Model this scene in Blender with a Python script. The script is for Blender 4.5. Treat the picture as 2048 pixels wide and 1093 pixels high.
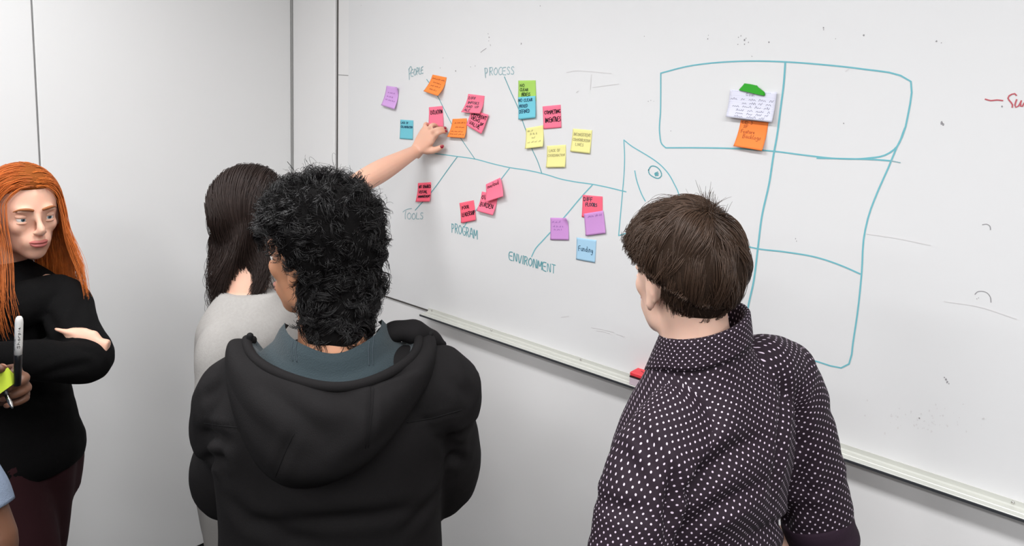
import bpy, math, random
import numpy as np
from mathutils import Vector, Matrix
from mathutils.bvhtree import BVHTree

random.seed(7); rng = np.random.default_rng(7)
for o in list(bpy.data.objects): bpy.data.objects.remove(o, do_unlink=True)
SC = bpy.context.scene; COL = SC.collection

# ------------------------------------------------------------------ camera
F_PX, PP = 1540.0, np.array([1024.0, 358.0])          # focal length and principal point in 2048x1093 pixels
CAM = np.array([2.733, -1.85, 1.945])
nz = lambda v: np.asarray(v, float) / np.linalg.norm(v)
_A = nz([-820 - 1024, 65 - 358, F_PX]); _D = np.array([625 - 1024, 10900 - 358, F_PX]); _D = nz(_D - _A * (_A @ _D))
_X, _Z = -_A, -_D; _Y = np.cross(_Z, _X)
RW = np.array([_X, _Y, _Z])                            # camera (right, down, forward) -> world
cam_d = bpy.data.cameras.new('camera'); cam = bpy.data.objects.new('camera', cam_d); COL.objects.link(cam)
cr, cu, cb = RW @ [1, 0, 0], RW @ [0, -1, 0], RW @ [0, 0, -1]
cam.matrix_world = Matrix(((cr[0], cu[0], cb[0], CAM[0]), (cr[1], cu[1], cb[1], CAM[1]), (cr[2], cu[2], cb[2], CAM[2]), (0, 0, 0, 1)))
cam_d.sensor_width = 36; cam_d.lens = 36 * F_PX / 2048; cam_d.shift_y = -(546.5 - 358) / 2048; cam_d.clip_start = 0.05
SC.camera = cam

# ------------------------------------------------------------------ world, lights, exposure
W = bpy.data.worlds.new('world'); SC.world = W; W.use_nodes = True
W.node_tree.nodes['Background'].inputs[0].default_value = (0.9, 0.95, 1, 1); W.node_tree.nodes['Background'].inputs[1].default_value = 0.3
def area(name, loc, sx, sy, power, color=(1, 0.97, 0.93), rot=(0, 0, 0)):
    l = bpy.data.lights.new(name, 'AREA'); l.shape = 'RECTANGLE'; l.size, l.size_y, l.energy, l.color = sx, sy, power, color
    o = bpy.data.objects.new(name, l); o.location = loc; o.rotation_euler = rot; COL.objects.link(o); return o
for lx in (1.14, 2.75, 4.4):
    area('ceiling_lamp', (lx, -1.25, 2.71), 1.15, 0.3, 25.5, (0.985, 0.985, 1.0))
    area('ceiling_lamp', (lx, -2.75, 2.71), 1.15, 0.3, 30, (0.985, 0.985, 1.0))
    area('ceiling_lamp', (lx, -4.25, 2.71), 1.15, 0.3, 31, (0.985, 0.985, 1.0))
SC.view_settings.view_transform = 'Standard'; SC.view_settings.look = 'None'
SC.view_settings.gamma = 1; SC.view_settings.use_curve_mapping = False; SC.view_settings.exposure = 0.0

# ------------------------------------------------------------------ geometry helpers
def ray(px): return RW @ np.array([px[0] - PP[0], px[1] - PP[1], F_PX])
def at(px, py, depth): return CAM + ray((px, py)) * (depth / F_PX)       # point at a given depth along the view axis
def wall(px, py, y=0.0):                                                  # point of the whiteboard wall seen at a pixel
    d = ray((px, py)); return CAM + d * ((y - CAM[1]) / d[1])
def srgb(r, g, b):
    f = lambda c: (c / 255 / 12.92) if c <= 10 else ((c / 255 + 0.055) / 1.055) ** 2.4
    return (f(r), f(g), f(b), 1)

def link_mesh(name, V, faces, mat=None, parent=None, smooth=True, uv=None):
    """faces: list of int arrays (n,3) or (n,4)"""
    me = bpy.data.meshes.new(name); V = np.asarray(V, np.float32)
    fs = [np.asarray(f, np.int32) for f in faces if len(f)]
    me.vertices.add(len(V)); me.vertices.foreach_set('co', V.ravel())
    nl = sum(f.size for f in fs); npoly = sum(len(f) for f in fs)
    me.loops.add(nl); me.polygons.add(npoly)
    me.loops.foreach_set('vertex_index', np.concatenate([f.ravel() for f in fs]))
    tot = np.concatenate([np.full(len(f), f.shape[1], np.int32) for f in fs])
    st = np.concatenate([[0], np.cumsum(tot)[:-1]]).astype(np.int32)
    me.polygons.foreach_set('loop_start', st)
    me.polygons.foreach_set('use_smooth', np.full(npoly, smooth))
    if uv is not None:
        l = me.uv_layers.new(name='UVMap'); l.data.foreach_set('uv', np.asarray(uv, np.float32).ravel())
    me.update(calc_edges=True); me.validate()
    if mat: me.materials.append(mat)
    o = bpy.data.objects.new(name, me); COL.objects.link(o)
    if parent: o.parent = parent
    return o
def tag(o, label=None, cat=None, group=None, kind=None):
    for k, v in (('label', label), ('category', cat), ('group', group), ('kind', kind)):
        if v: o[k] = v
    return o
def join(parts):
    Vs, q, t, n = [], [], [], 0
    for p in parts:
        Vs.append(p['V'])
        if len(p['Q']): q.append(np.asarray(p['Q']) + n)
        if len(p['T']): t.append(np.asarray(p['T']) + n)
        n += len(p['V'])
    return np.concatenate(Vs), [np.concatenate(q) if q else [], np.concatenate(t) if t else []]
def P(V, Q=(), T=(), uv=None): return dict(V=np.asarray(V, float), Q=np.asarray(Q, int).reshape(-1, 4), T=np.asarray(T, int).reshape(-1, 3), uv=uv)
def box(x0, x1, y0, y1, z0, z1, bev=0.0):
    V = []; b = min(bev, (x1 - x0) / 2.1, (y1 - y0) / 2.1, (z1 - z0) / 2.1)
    if b <= 0:
        V = [(x, y, z) for z in (z0, z1) for y in (y0, y1) for x in (x0, x1)]
        return P(V, [(0, 2, 3, 1), (4, 5, 7, 6), (0, 1, 5, 4), (2, 6, 7, 3), (0, 4, 6, 2), (1, 3, 7, 5)])
    c = np.array([(x0 + x1) / 2, (y0 + y1) / 2, (z0 + z1) / 2]); h = np.array([x1 - x0, y1 - y0, z1 - z0]) / 2
    idx = {}; Q = []; T = []
    for sx in (-1, 1):
        for sy in (-1, 1):
            for sz in (-1, 1):
                for ax in range(3):
                    hh = h - b; hh = hh.copy(); hh[ax] = h[ax]
                    idx[(sx, sy, sz, ax)] = len(V); V.append(c + np.array([sx, sy, sz]) * hh)
    for ax in range(3):
        a, d = [i for i in range(3) if i != ax]
        for s in (-1, 1):
            ring = []
            for (p_, q_) in ((-1, -1), (1, -1), (1, 1), (-1, 1)):
                k = [0, 0, 0]; k[ax] = s; k[a] = p_; k[d] = q_; ring.append(idx[(*k, ax)])
            Q.append(ring)
        for p_ in (-1, 1):
            for q_ in (-1, 1):
                k0 = [0, 0, 0]; k0[a] = p_; k0[d] = q_
                k1, k2 = k0[:], k0[:]; k1[ax] = -1; k2[ax] = 1
                Q.append([idx[(*k1, a)], idx[(*k2, a)], idx[(*k2, d)], idx[(*k1, d)]])
    for sx in (-1, 1):
        for sy in (-1, 1):
            for sz in (-1, 1): T.append([idx[(sx, sy, sz, i)] for i in range(3)])
    return P(V, Q, T)
def add(name, parts, mat, parent=None, smooth=False):
    V, f = join(parts if isinstance(parts, list) else [parts]); o = link_mesh(name, V, f, mat, parent, smooth)
    return fixn(o)
def fixn(o):
    import bmesh
    bm = bmesh.new(); bm.from_mesh(o.data); bmesh.ops.recalc_face_normals(bm, faces=bm.faces); bm.to_mesh(o.data); bm.free(); return o
def cr_interp(t, keys, vals):
    """smooth (Catmull-Rom style Hermite) interpolation of keyed values"""
    keys = np.asarray(keys, float); vals = np.asarray(vals, float)
    if vals.ndim == 1: vals = vals[:, None]; sq = True
    else: sq = False
    m = np.gradient(vals, keys, axis=0) if len(keys) > 2 else np.repeat((vals[1:] - vals[:-1]) / (keys[1] - keys[0]), 2, 0)
    i = np.clip(np.searchsorted(keys, t) - 1, 0, len(keys) - 2); h = (keys[i + 1] - keys[i])[:, None]; s = ((t - keys[i])[:, None]) / h
    r = (2*s**3 - 3*s**2 + 1) * vals[i] + (s**3 - 2*s**2 + s) * h * m[i] + (-2*s**3 + 3*s**2) * vals[i+1] + (s**3 - s**2) * h * m[i+1]
    return r[:, 0] if sq else r
def rings(C, U, Wv, a, b, seg=24, sq=2.0, t0=0.0, cap=True, vc=False):
    """closed tube through ring centres C with axes U,W and half widths a,b; carries a metric uv"""
    C = np.asarray(C, float); n = len(C); t = t0 + np.linspace(0, 2 * np.pi, seg, endpoint=False)
    ct, st = np.cos(t), np.sin(t); e = 2.0 / sq
    x = np.sign(ct) * np.abs(ct) ** e; y = np.sign(st) * np.abs(st) ** e
    a = np.broadcast_to(a, n); b = np.broadcast_to(b, n)
    V = C[:, None] + (a[:, None] * x)[..., None] * np.asarray(U)[:, None] + (b[:, None] * y)[..., None] * np.asarray(Wv)[:, None]
    i, j = np.meshgrid(np.arange(n - 1), np.arange(seg), indexing='ij'); j2 = (j + 1) % seg
    Q = np.stack([i * seg + j, i * seg + j2, (i + 1) * seg + j2, (i + 1) * seg + j], -1).reshape(-1, 4)
    du = np.linalg.norm(np.diff(V, axis=1), axis=2); u = np.concatenate([np.zeros((n, 1)), np.cumsum(du, 1)], 1); u -= u[:, [seg // 2]]
    dv = np.linalg.norm(np.diff(V, axis=0), axis=2); v = np.concatenate([np.zeros((1, seg)), np.cumsum(dv, 0)], 0)
    if vc: v = np.repeat(np.concatenate([[0], np.cumsum(np.linalg.norm(np.diff(C, axis=0), axis=1))])[:, None], seg, 1)
    uv = np.stack([u, v], -1).reshape(-1, 2); V = V.reshape(-1, 3); T = []
    if cap:
        V = np.concatenate([V, C[:1], C[-1:]]); uv = np.concatenate([uv, uv[:1], uv[-seg:-seg + 1]])
        k = np.arange(seg); k2 = (k + 1) % seg
        T = np.concatenate([np.stack([np.full(seg, n * seg), k2, k], -1), np.stack([np.full(seg, n * seg + 1), (n - 1) * seg + k, (n - 1) * seg + k2], -1)])
    return P(V, Q, T, uv)
def tube(pts, rad, n=24, seg=16, flat=1.0, up=(0, 0, 1), round_ends=True, t0=0.0, sq=2.0, wob=None):
    """smooth tube through joints; rad given at joints; flat = ratio of second half width"""
    pts = np.asarray(pts, float); k = np.concatenate([[0], np.cumsum(np.linalg.norm(np.diff(pts, axis=0), axis=1))]); L = k[-1]
    s = np.linspace(0, L, n); C = cr_interp(s, k, pts); r = cr_interp(s, k, rad)
    fl = cr_interp(s, k, np.broadcast_to(flat, len(pts)).astype(float))
    if wob is not None: r = r * (1 + wob(s / L))
    T_ = np.gradient(C, axis=0); T_ /= np.linalg.norm(T_, axis=1)[:, None]
    if round_ends:
        for end in (0, -1):
            e = []; er = []
            for q in (0.45, 0.8, 0.98):
                e.append(C[end] + T_[end] * (1 if end else -1) * r[end] * q * 0.9); er.append(r[end] * math.sqrt(1 - q * q))
            if end == 0: C = np.concatenate([e[::-1], C]); r = np.concatenate([er[::-1], r]); T_ = np.concatenate([np.repeat(T_[:1], 3, 0), T_]); fl = np.concatenate([[fl[0]] * 3, fl])
            else: C = np.concatenate([C, e]); r = np.concatenate([r, er]); T_ = np.concatenate([T_, np.repeat(T_[-1:], 3, 0)]); fl = np.concatenate([fl, [fl[-1]] * 3])
    U = []; u = np.cross(np.asarray(up, float), T_[0])
    if np.linalg.norm(u) < 1e-3: u = np.cross([0, 1, 0.1], T_[0])
    u = nz(u)
    for tt in T_:
        u = nz(u - tt * (u @ tt)); U.append(u)
    U = np.array(U); Wv = np.cross(T_, U)
    return rings(C, U, Wv, r, r * fl, seg, sq, t0, vc=True)
def ball(c, r, rot=None, nu=20, nv=12):
    th = np.linspace(0, np.pi, nv); ph = np.linspace(0, 2 * np.pi, nu, endpoint=False)
    T_, Ph = np.meshgrid(th[1:-1], ph, indexing='ij')
    D = np.stack([np.sin(T_) * np.cos(Ph), np.sin(T_) * np.sin(Ph), np.cos(T_)], -1).reshape(-1, 3)
    D = np.concatenate([D, [[0, 0, 1], [0, 0, -1]]]) * np.broadcast_to(r, 3)
    if rot is not None: D = D @ np.asarray(rot).T
    n = nv - 2; i, j = np.meshgrid(np.arange(n - 1), np.arange(nu), indexing='ij'); j2 = (j + 1) % nu
    Q = np.stack([i * nu + j, (i + 1) * nu + j, (i + 1) * nu + j2, i * nu + j2], -1).reshape(-1, 4)
    k = np.arange(nu); k2 = (k + 1) % nu
    T = np.concatenate([np.stack([np.full(nu, n * nu), k, k2], -1), np.stack([np.full(nu, n * nu + 1), (n - 1) * nu + k2, (n - 1) * nu + k], -1)])
    return P(D + np.asarray(c, float), Q, T, np.zeros((len(D), 2)))
def fuse(parts, voxel, smooth=4, fac=0.5):
    """union of overlapping closed shapes as one continuous skin -> verts, quads"""
    V, f = join(parts); o = link_mesh('tmp_union', V, f)
    m = o.modifiers.new('r', 'REMESH'); m.mode = 'VOXEL'; m.voxel_size = voxel; m.use_smooth_shade = True
    if smooth:
        s = o.modifiers.new('s', 'SMOOTH'); s.factor = fac; s.iterations = smooth
    e = o.evaluated_get(bpy.context.evaluated_depsgraph_get()); me = e.to_mesh()
    V = np.empty(len(me.vertices) * 3, np.float32); me.vertices.foreach_get('co', V); V = V.reshape(-1, 3).astype(float)
    ls = np.empty(len(me.loops), np.int32); me.loops.foreach_get('vertex_index', ls)
    tot = np.empty(len(me.polygons), np.int32); me.polygons.foreach_get('loop_total', tot)
    assert (tot == 4).all(); Q = ls.reshape(-1, 4)
    e.to_mesh_clear(); d = o.data; bpy.data.objects.remove(o); bpy.data.meshes.remove(d)
    return V, Q
def normals(V, Q):
    n = np.cross(V[Q[:, 2]] - V[Q[:, 0]], V[Q[:, 3]] - V[Q[:, 1]]); N = np.zeros_like(V)
    for i in range(4): np.add.at(N, Q[:, i], n)
    return N / np.maximum(np.linalg.norm(N, axis=1), 1e-12)[:, None]
def polydist(V, pts):
    d = np.full(len(V), 1e9); s_best = np.zeros(len(V)); pts = np.asarray(pts, float); m = len(pts) - 1
    for i in range(m):
        a, b = pts[i], pts[i + 1]; ab = b - a; t = np.clip(((V - a) @ ab) / (ab @ ab), 0, 1)
        dd = np.linalg.norm(V - (a + t[:, None] * ab), axis=1); k = dd < d; d[k] = dd[k]; s_best[k] = (i + t[k]) / m
    return d, s_best
def folds(V, Q, lst):
    """cloth folds: (polyline, height, width); height < 0 is a crease; a crease gets a raised lip beside it"""
    N = normals(V, Q); D = np.zeros(len(V))
    for pts, amp, w in lst:
        d, s = polydist(V, pts); fade = np.sin(np.pi * np.clip(s, 0.02, 0.98)) ** 0.6
        D += amp * fade * np.exp(-(d / w) ** 2)
        D -= 0.45 * amp * fade * np.exp(-((d - 1.9 * w) / (1.1 * w)) ** 2)
    return V + N * D[:, None]
def wav(V, scale, seed, n=7):
    r = np.random.default_rng(seed); s = np.zeros(len(V))
    for i in range(n):
        k = r.normal(size=3) * scale; s += np.sin(V @ k + r.uniform(0, 6.28))
    return s / n
def xfer_uv(V, Q, parts):
    """metric uv of the pattern pieces carried over to the fused cloth, face by face"""
    trees = []
    for p in parts:
        tri = [tuple(q[:3]) for q in p['Q']] + [(q[0], q[2], q[3]) for q in p['Q']]
        trees.append((BVHTree.FromPolygons([tuple(v) for v in p['V']], tri), tri, p))
    fc = V[Q].mean(1); out = np.zeros((len(Q), 4, 2)); cache = {}
    def q_uv(k, vi):
        key = (k, vi)
        if key in cache: return cache[key]
        tr, tri, p = trees[k]; loc, _, idx, _ = tr.find_nearest(V[vi]); t = tri[idx]
        A, B, C_ = p['V'][t[0]], p['V'][t[1]], p['V'][t[2]]; v0, v1, v2 = B - A, C_ - A, np.array(loc) - A
        d00, d01, d11, d20, d21 = v0 @ v0, v0 @ v1, v1 @ v1, v2 @ v0, v2 @ v1; den = d00 * d11 - d01 * d01
        if abs(den) < 1e-18: w1 = w2 = 0.0
        else: w1 = (d11 * d20 - d01 * d21) / den; w2 = (d00 * d21 - d01 * d20) / den
        r = p['uv'][t[0]] * (1 - w1 - w2) + p['uv'][t[1]] * w1 + p['uv'][t[2]] * w2 + np.array([3.17 * k, 0]); cache[key] = r; return r
    for i in range(len(Q)):
        best = min(range(len(trees)), key=lambda k: trees[k][0].find_nearest(fc[i])[3])
        for j in range(4): out[i, j] = q_uv(best, int(Q[i, j]))
    return out.reshape(-1, 2)
def strands(lines, r0, r1=None):
    """(n,k,3) hair lines -> three-sided tapered tubes"""
    L = np.asarray(lines, float); n, k, _ = L.shape; r1 = r0 * 0.25 if r1 is None else r1
    T_ = np.gradient(L, axis=1); T_ /= np.maximum(np.linalg.norm(T_, axis=2), 1e-9)[..., None]
    ref = np.array([0.31, 0.52, 0.79]); U = np.cross(T_, ref); U /= np.maximum(np.linalg.norm(U, axis=2), 1e-9)[..., None]; Wv = np.cross(T_, U)
    s = np.linspace(0, 1, k); rr = (r0 + (r1 - r0) * s ** 2)[None, :, None]
    V = np.stack([L + rr * (math.cos(a) * U + math.sin(a) * Wv) for a in (0, 2.094, 4.189)], 2)      # n,k,3,3
    b = (np.arange(n) * k * 3)[:, None, None]; i = np.arange(k - 1)[None, :, None] * 3; j = np.arange(3)[None, None, :]; j2 = (j + 1) % 3
    Q = np.stack([b + i + j, b + i + j2, b + i + 3 + j2, b + i + 3 + j], -1).reshape(-1, 4)
    return V.reshape(-1, 3), Q

# ------------------------------------------------------------------ materials
def mat(name, rgb, rough=0.6, spec=0.5, bump=0.0, bscale=200.0, metal=0.0, vary=0.0, vscale=3.0, sheen=0.0, sss=0.0, coat=0.0):
    m = bpy.data.materials.new(name); m.use_nodes = True; nt = m.node_tree; b = nt.nodes['Principled BSDF']
    c = rgb if len(rgb) == 4 else srgb(*rgb)
    b.inputs['Base Color'].default_value = c; b.inputs['Roughness'].default_value = rough
    b.inputs['Specular IOR Level'].default_value = spec; b.inputs['Metallic'].default_value = metal
    b.inputs['Sheen Weight'].default_value = sheen; b.inputs['Coat Weight'].default_value = coat
    if sss:
        b.inputs['Subsurface Weight'].default_value = sss; b.inputs['Subsurface Radius'].default_value = (1, 0.35, 0.2); b.inputs['Subsurface Scale'].default_value = 0.006
    tc = nt.nodes.new('ShaderNodeTexCoord')
    if vary:
        n = nt.nodes.new('ShaderNodeTexNoise'); n.inputs['Scale'].default_value = vscale; n.inputs['Detail'].default_value = 4
        nt.links.new(tc.outputs['Object'], n.inputs['Vector'])
        mx = nt.nodes.new('ShaderNodeMix'); mx.data_type = 'RGBA'
        mx.inputs[6].default_value = tuple(x * (1 - vary) for x in c[:3]) + (1,); mx.inputs[7].default_value = tuple(min(1, x * (1 + vary)) for x in c[:3]) + (1,)
        nt.links.new(n.outputs['Fac'], mx.inputs[0]); nt.links.new(mx.outputs[2], b.inputs['Base Color'])
    if bump:
        n = nt.nodes.new('ShaderNodeTexNoise'); n.inputs['Scale'].default_value = bscale; n.inputs['Detail'].default_value = 3
        nt.links.new(tc.outputs['Object'], n.inputs['Vector'])
        bp = nt.nodes.new('ShaderNodeBump'); bp.inputs['Strength'].default_value = bump; bp.inputs['Distance'].default_value = 0.002
        nt.links.new(n.outputs['Fac'], bp.inputs['Height']); nt.links.new(bp.outputs['Normal'], b.inputs['Normal'])
    return m
def polka(name, base, dot, pitch, radius):
    m = mat(name, base, 0.8, 0.3, 0.25, 900); nt = m.node_tree; b = nt.nodes['Principled BSDF']
    uvn = nt.nodes.new('ShaderNodeUVMap'); mp = nt.nodes.new('ShaderNodeMapping'); mp.inputs['Rotation'].default_value = (0, 0, math.radians(45))
    mp.inputs['Scale'].default_value = (1 / pitch,) * 3; nt.links.new(uvn.outputs[0], mp.inputs['Vector'])
    v = nt.nodes.new('ShaderNodeTexVoronoi'); v.voronoi_dimensions = '2D'; v.inputs['Scale'].default_value = 1; v.inputs['Randomness'].default_value = 0
    nt.links.new(mp.outputs[0], v.inputs['Vector'])
    r = nt.nodes.new('ShaderNodeMapRange'); r.inputs['From Min'].default_value = radius * 0.8 / pitch; r.inputs['From Max'].default_value = radius * 1.2 / pitch
    r.inputs['To Min'].default_value = 1; r.inputs['To Max'].default_value = 0; nt.links.new(v.outputs['Distance'], r.inputs['Value'])
    mx = nt.nodes.new('ShaderNodeMix'); mx.data_type = 'RGBA'; mx.inputs[6].default_value = srgb(*base); mx.inputs[7].default_value = srgb(*dot)
    nt.links.new(r.outputs[0], mx.inputs[0]); nt.links.new(mx.outputs[2], b.inputs['Base Color']); return m
M = dict(
    greywall=mat('grey_wall_paint', (150, 148, 146), 0.7, 0.3, 0.04, 60),
    wall=mat('wall_paint', (227, 226, 225), 0.55, 0.35, 0.04, 60, vary=0.012, vscale=2), panel=mat('partition_laminate', (227, 227, 226), 0.42, 0.4, 0.03, 90, vary=0.015, vscale=1.5),
    board=mat('whiteboard_enamel', (221, 221, 221), 0.3, 0.45, 0.0, vary=0.012, vscale=2.2), gap=mat('dark_joint', (70, 66, 62), 0.8), seal=mat('grey_rubber_seal', (150, 150, 148), 0.6),
    carpet=mat('charcoal_carpet', (26, 26, 28), 0.95, 0.1, 0.6, 400), base=mat('black_rubber_base', (20, 20, 21), 0.6), ceil=mat('ceiling_tile', (225, 224, 220), 0.9, 0.1, 0.2, 120),
    alu=mat('brushed_aluminium', (206, 207, 200), 0.48, 0.5, metal=0.35), alud=mat('tray_front_edge', (60, 62, 66), 0.5, 0.4, metal=0.3), steel=mat('screw_steel', (200, 198, 195), 0.2, metal=1.0),
    teal=mat('teal_marker_ink', (112, 180, 190), 0.6, 0.2), teald=mat('dark_teal_marker_ink', (95, 160, 168), 0.6, 0.2), tealf=mat('faint_teal_marker_ink', (142, 176, 182), 0.6, 0.2), redink=mat('red_marker_ink', (186, 92, 100), 0.6, 0.2),
    smud=mat('dried_ink_smudge', (150, 148, 150), 0.8, 0.2), ghost=mat('wiped_ink_ghost', (212, 210, 210), 0.6, 0.2),
    ink=mat('black_pen_ink', (40, 20, 30), 0.7, 0.2), pen=mat('dark_grey_pen_ink', (70, 66, 80), 0.7, 0.2), pencil=mat('soft_pencil', (176, 168, 118), 0.8, 0.1),
    inkblue=mat('dark_blue_pen_ink', (38, 74, 100), 0.7, 0.2), inkgreen=mat('dark_green_pen_ink', (44, 70, 34), 0.7, 0.2), inko=mat('brown_pen_ink', (176, 92, 50), 0.7, 0.2), inkp=mat('violet_pen_ink', (160, 112, 176), 0.7, 0.2), inkc=mat('grey_blue_ballpoint', (140, 140, 158), 0.7, 0.2),
    rule=mat('printed_rule', (206, 208, 224), 0.8, 0.2),
)
for k, c in dict(pink=(250, 122, 148), hot=(252, 104, 126), rose=(250, 122, 146), orange=(250, 142, 70), orange2=(250, 136, 68), yellow=(236, 230, 154), green=(166, 208, 100), cyan=(116, 198, 214), teal=(114, 192, 206), purple=(200, 146, 206), lilac=(208, 162, 220), blue=(166, 204, 228)).items():
    M['n_' + k] = mat(k + '_paper', c, 0.75, 0.2, 0.05, 300)

# ------------------------------------------------------------------ the room
RX, RY, RZ = 7.6, -8.0, 2.75
def struct(name, parts, m, parent=None):
    o = add(name, parts, m, parent)
    if not parent: o['kind'] = 'structure'
    return o
struct('floor', box(-0.1, RX, RY, 0.1, -0.06, 0), M['carpet'])
struct('ceiling', box(-0.1, RX, RY, 0.1, RZ, RZ + 0.06), M['ceil'])
wf = struct('wall_front', box(0, RX, 0, 0.1, 0, RZ), M['wall'])
struct('wall_right', box(RX, RX + 0.1, RY, 0.1, 0, RZ), M['greywall'])
struct('wall_back', box(-0.1, RX, RY - 0.1, RY, 0, RZ), M['greywall'])
wl = struct('wall_left', box(-0.12, -0.03, RY, 0.1, 0, RZ), M['gap'])
ys = [-0.018, -0.951, -2.16, -3.37, -4.58, -5.79, -7.0, RY]
for i in range(len(ys) - 1):
    add('panel', box(-0.03, 0.0, ys[i + 1] + 0.0025, ys[i] - (0.0025 if i else 0), 0.006, RZ - 0.01, 0.003), M['panel'], wl)
add('corner_seal', box(-0.03, 0.004, -0.018, 0.0, 0.03, RZ - 0.01, 0.004), M['seal'], wl)
tag(add('baseboard_left', box(-0.028, -0.004, RY, 0, 0, 0.006), M['base']), kind='structure')
x675, xb = wall(674.3, 200)[0], wall(698.3, 200)[0]
post = add('trim_1', box(0.006, x675, -0.014, 0.0, 0.006, RZ - 0.01, 0.004), M['wall']); tag(post, kind='structure')
add('shadow_gap', box(x675, x675 + 0.006, -0.0012, 0.0, 0.0, RZ - 0.01), M['gap'], wf)
z150 = wall(688, 150.5)[2]
add('filler_joint', box(x675 + 0.006, xb, -0.0008, 0.0, z150 - 0.0015, z150 + 0.0015), M['seal'], wf)

# whiteboard and its drawing
zb = wall(820, 607.5)[2]
board = add('whiteboard', box(xb, 4.9, -0.006, 0.0, zb, 2.62, 0.002), M['board'])
tag(board, 'wide white wall-mounted whiteboard covered in teal marker drawings and paper notes', 'whiteboard')
add('bottom_edge', box(xb, 4.9, -0.0066, -0.0005, zb - 0.0035, zb), M['gap'], board)
YB = -0.0062
def ribbon(lines, width, to3d):
    """flat ink strokes: lines are 2-D polylines, to3d maps (n,2) to the surface"""
    Vs, Q, n = [], [], 0
    for ln in lines:
        p = np.asarray(ln, float)
        if len(p) < 2: continue
        k = np.concatenate([[0], np.cumsum(np.maximum(np.linalg.norm(np.diff(p, axis=0), axis=1), 1e-6))])
        m = max(len(p), int(min(60, 2 + k[-1] / (width * 2.2)))); s = np.linspace(0, k[-1], m); q = cr_interp(s, k, p) if len(p) > 2 else p[0] + (p[1] - p[0]) * (s / k[-1])[:, None]
        t = np.gradient(q, axis=0); t /= np.maximum(np.linalg.norm(t, axis=1), 1e-9)[:, None]; nn = np.stack([-t[:, 1], t[:, 0]], 1) * width / 2
        _lay[0] += 1
        q = np.concatenate([q[:1] - t[:1] * width * 0.3, q[1:-1], q[-1:] + t[-1:] * width * 0.3])
        V = np.stack([to3d(q + nn), to3d(q - nn)], 1).reshape(-1, 3); i = np.arange(m - 1)[:, None] * 2 + n
        Vs.append(V); Q.append(np.concatenate([i, i + 1, i + 3, i + 2], 1)); n += 2 * m
    return np.concatenate(Vs), [np.concatenate(Q)]
def px2wall(lines): return [[(lambda w: (w[0], w[2]))(wall(x, y)) for x, y in l] for l in lines]
_lay = [0]
def on_board(q): return np.stack([q[:, 0], np.full(len(q), YB - 0.0002 - 0.00003 * (_lay[0] % 40)), q[:, 1]], 1)
def ink(name, lines, width, m, label=None):
    V, f = ribbon(px2wall(lines), width * .78, on_board); o = link_mesh(name, V, f, m, board, False)
    if label: o['label'] = label
    return o
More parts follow.
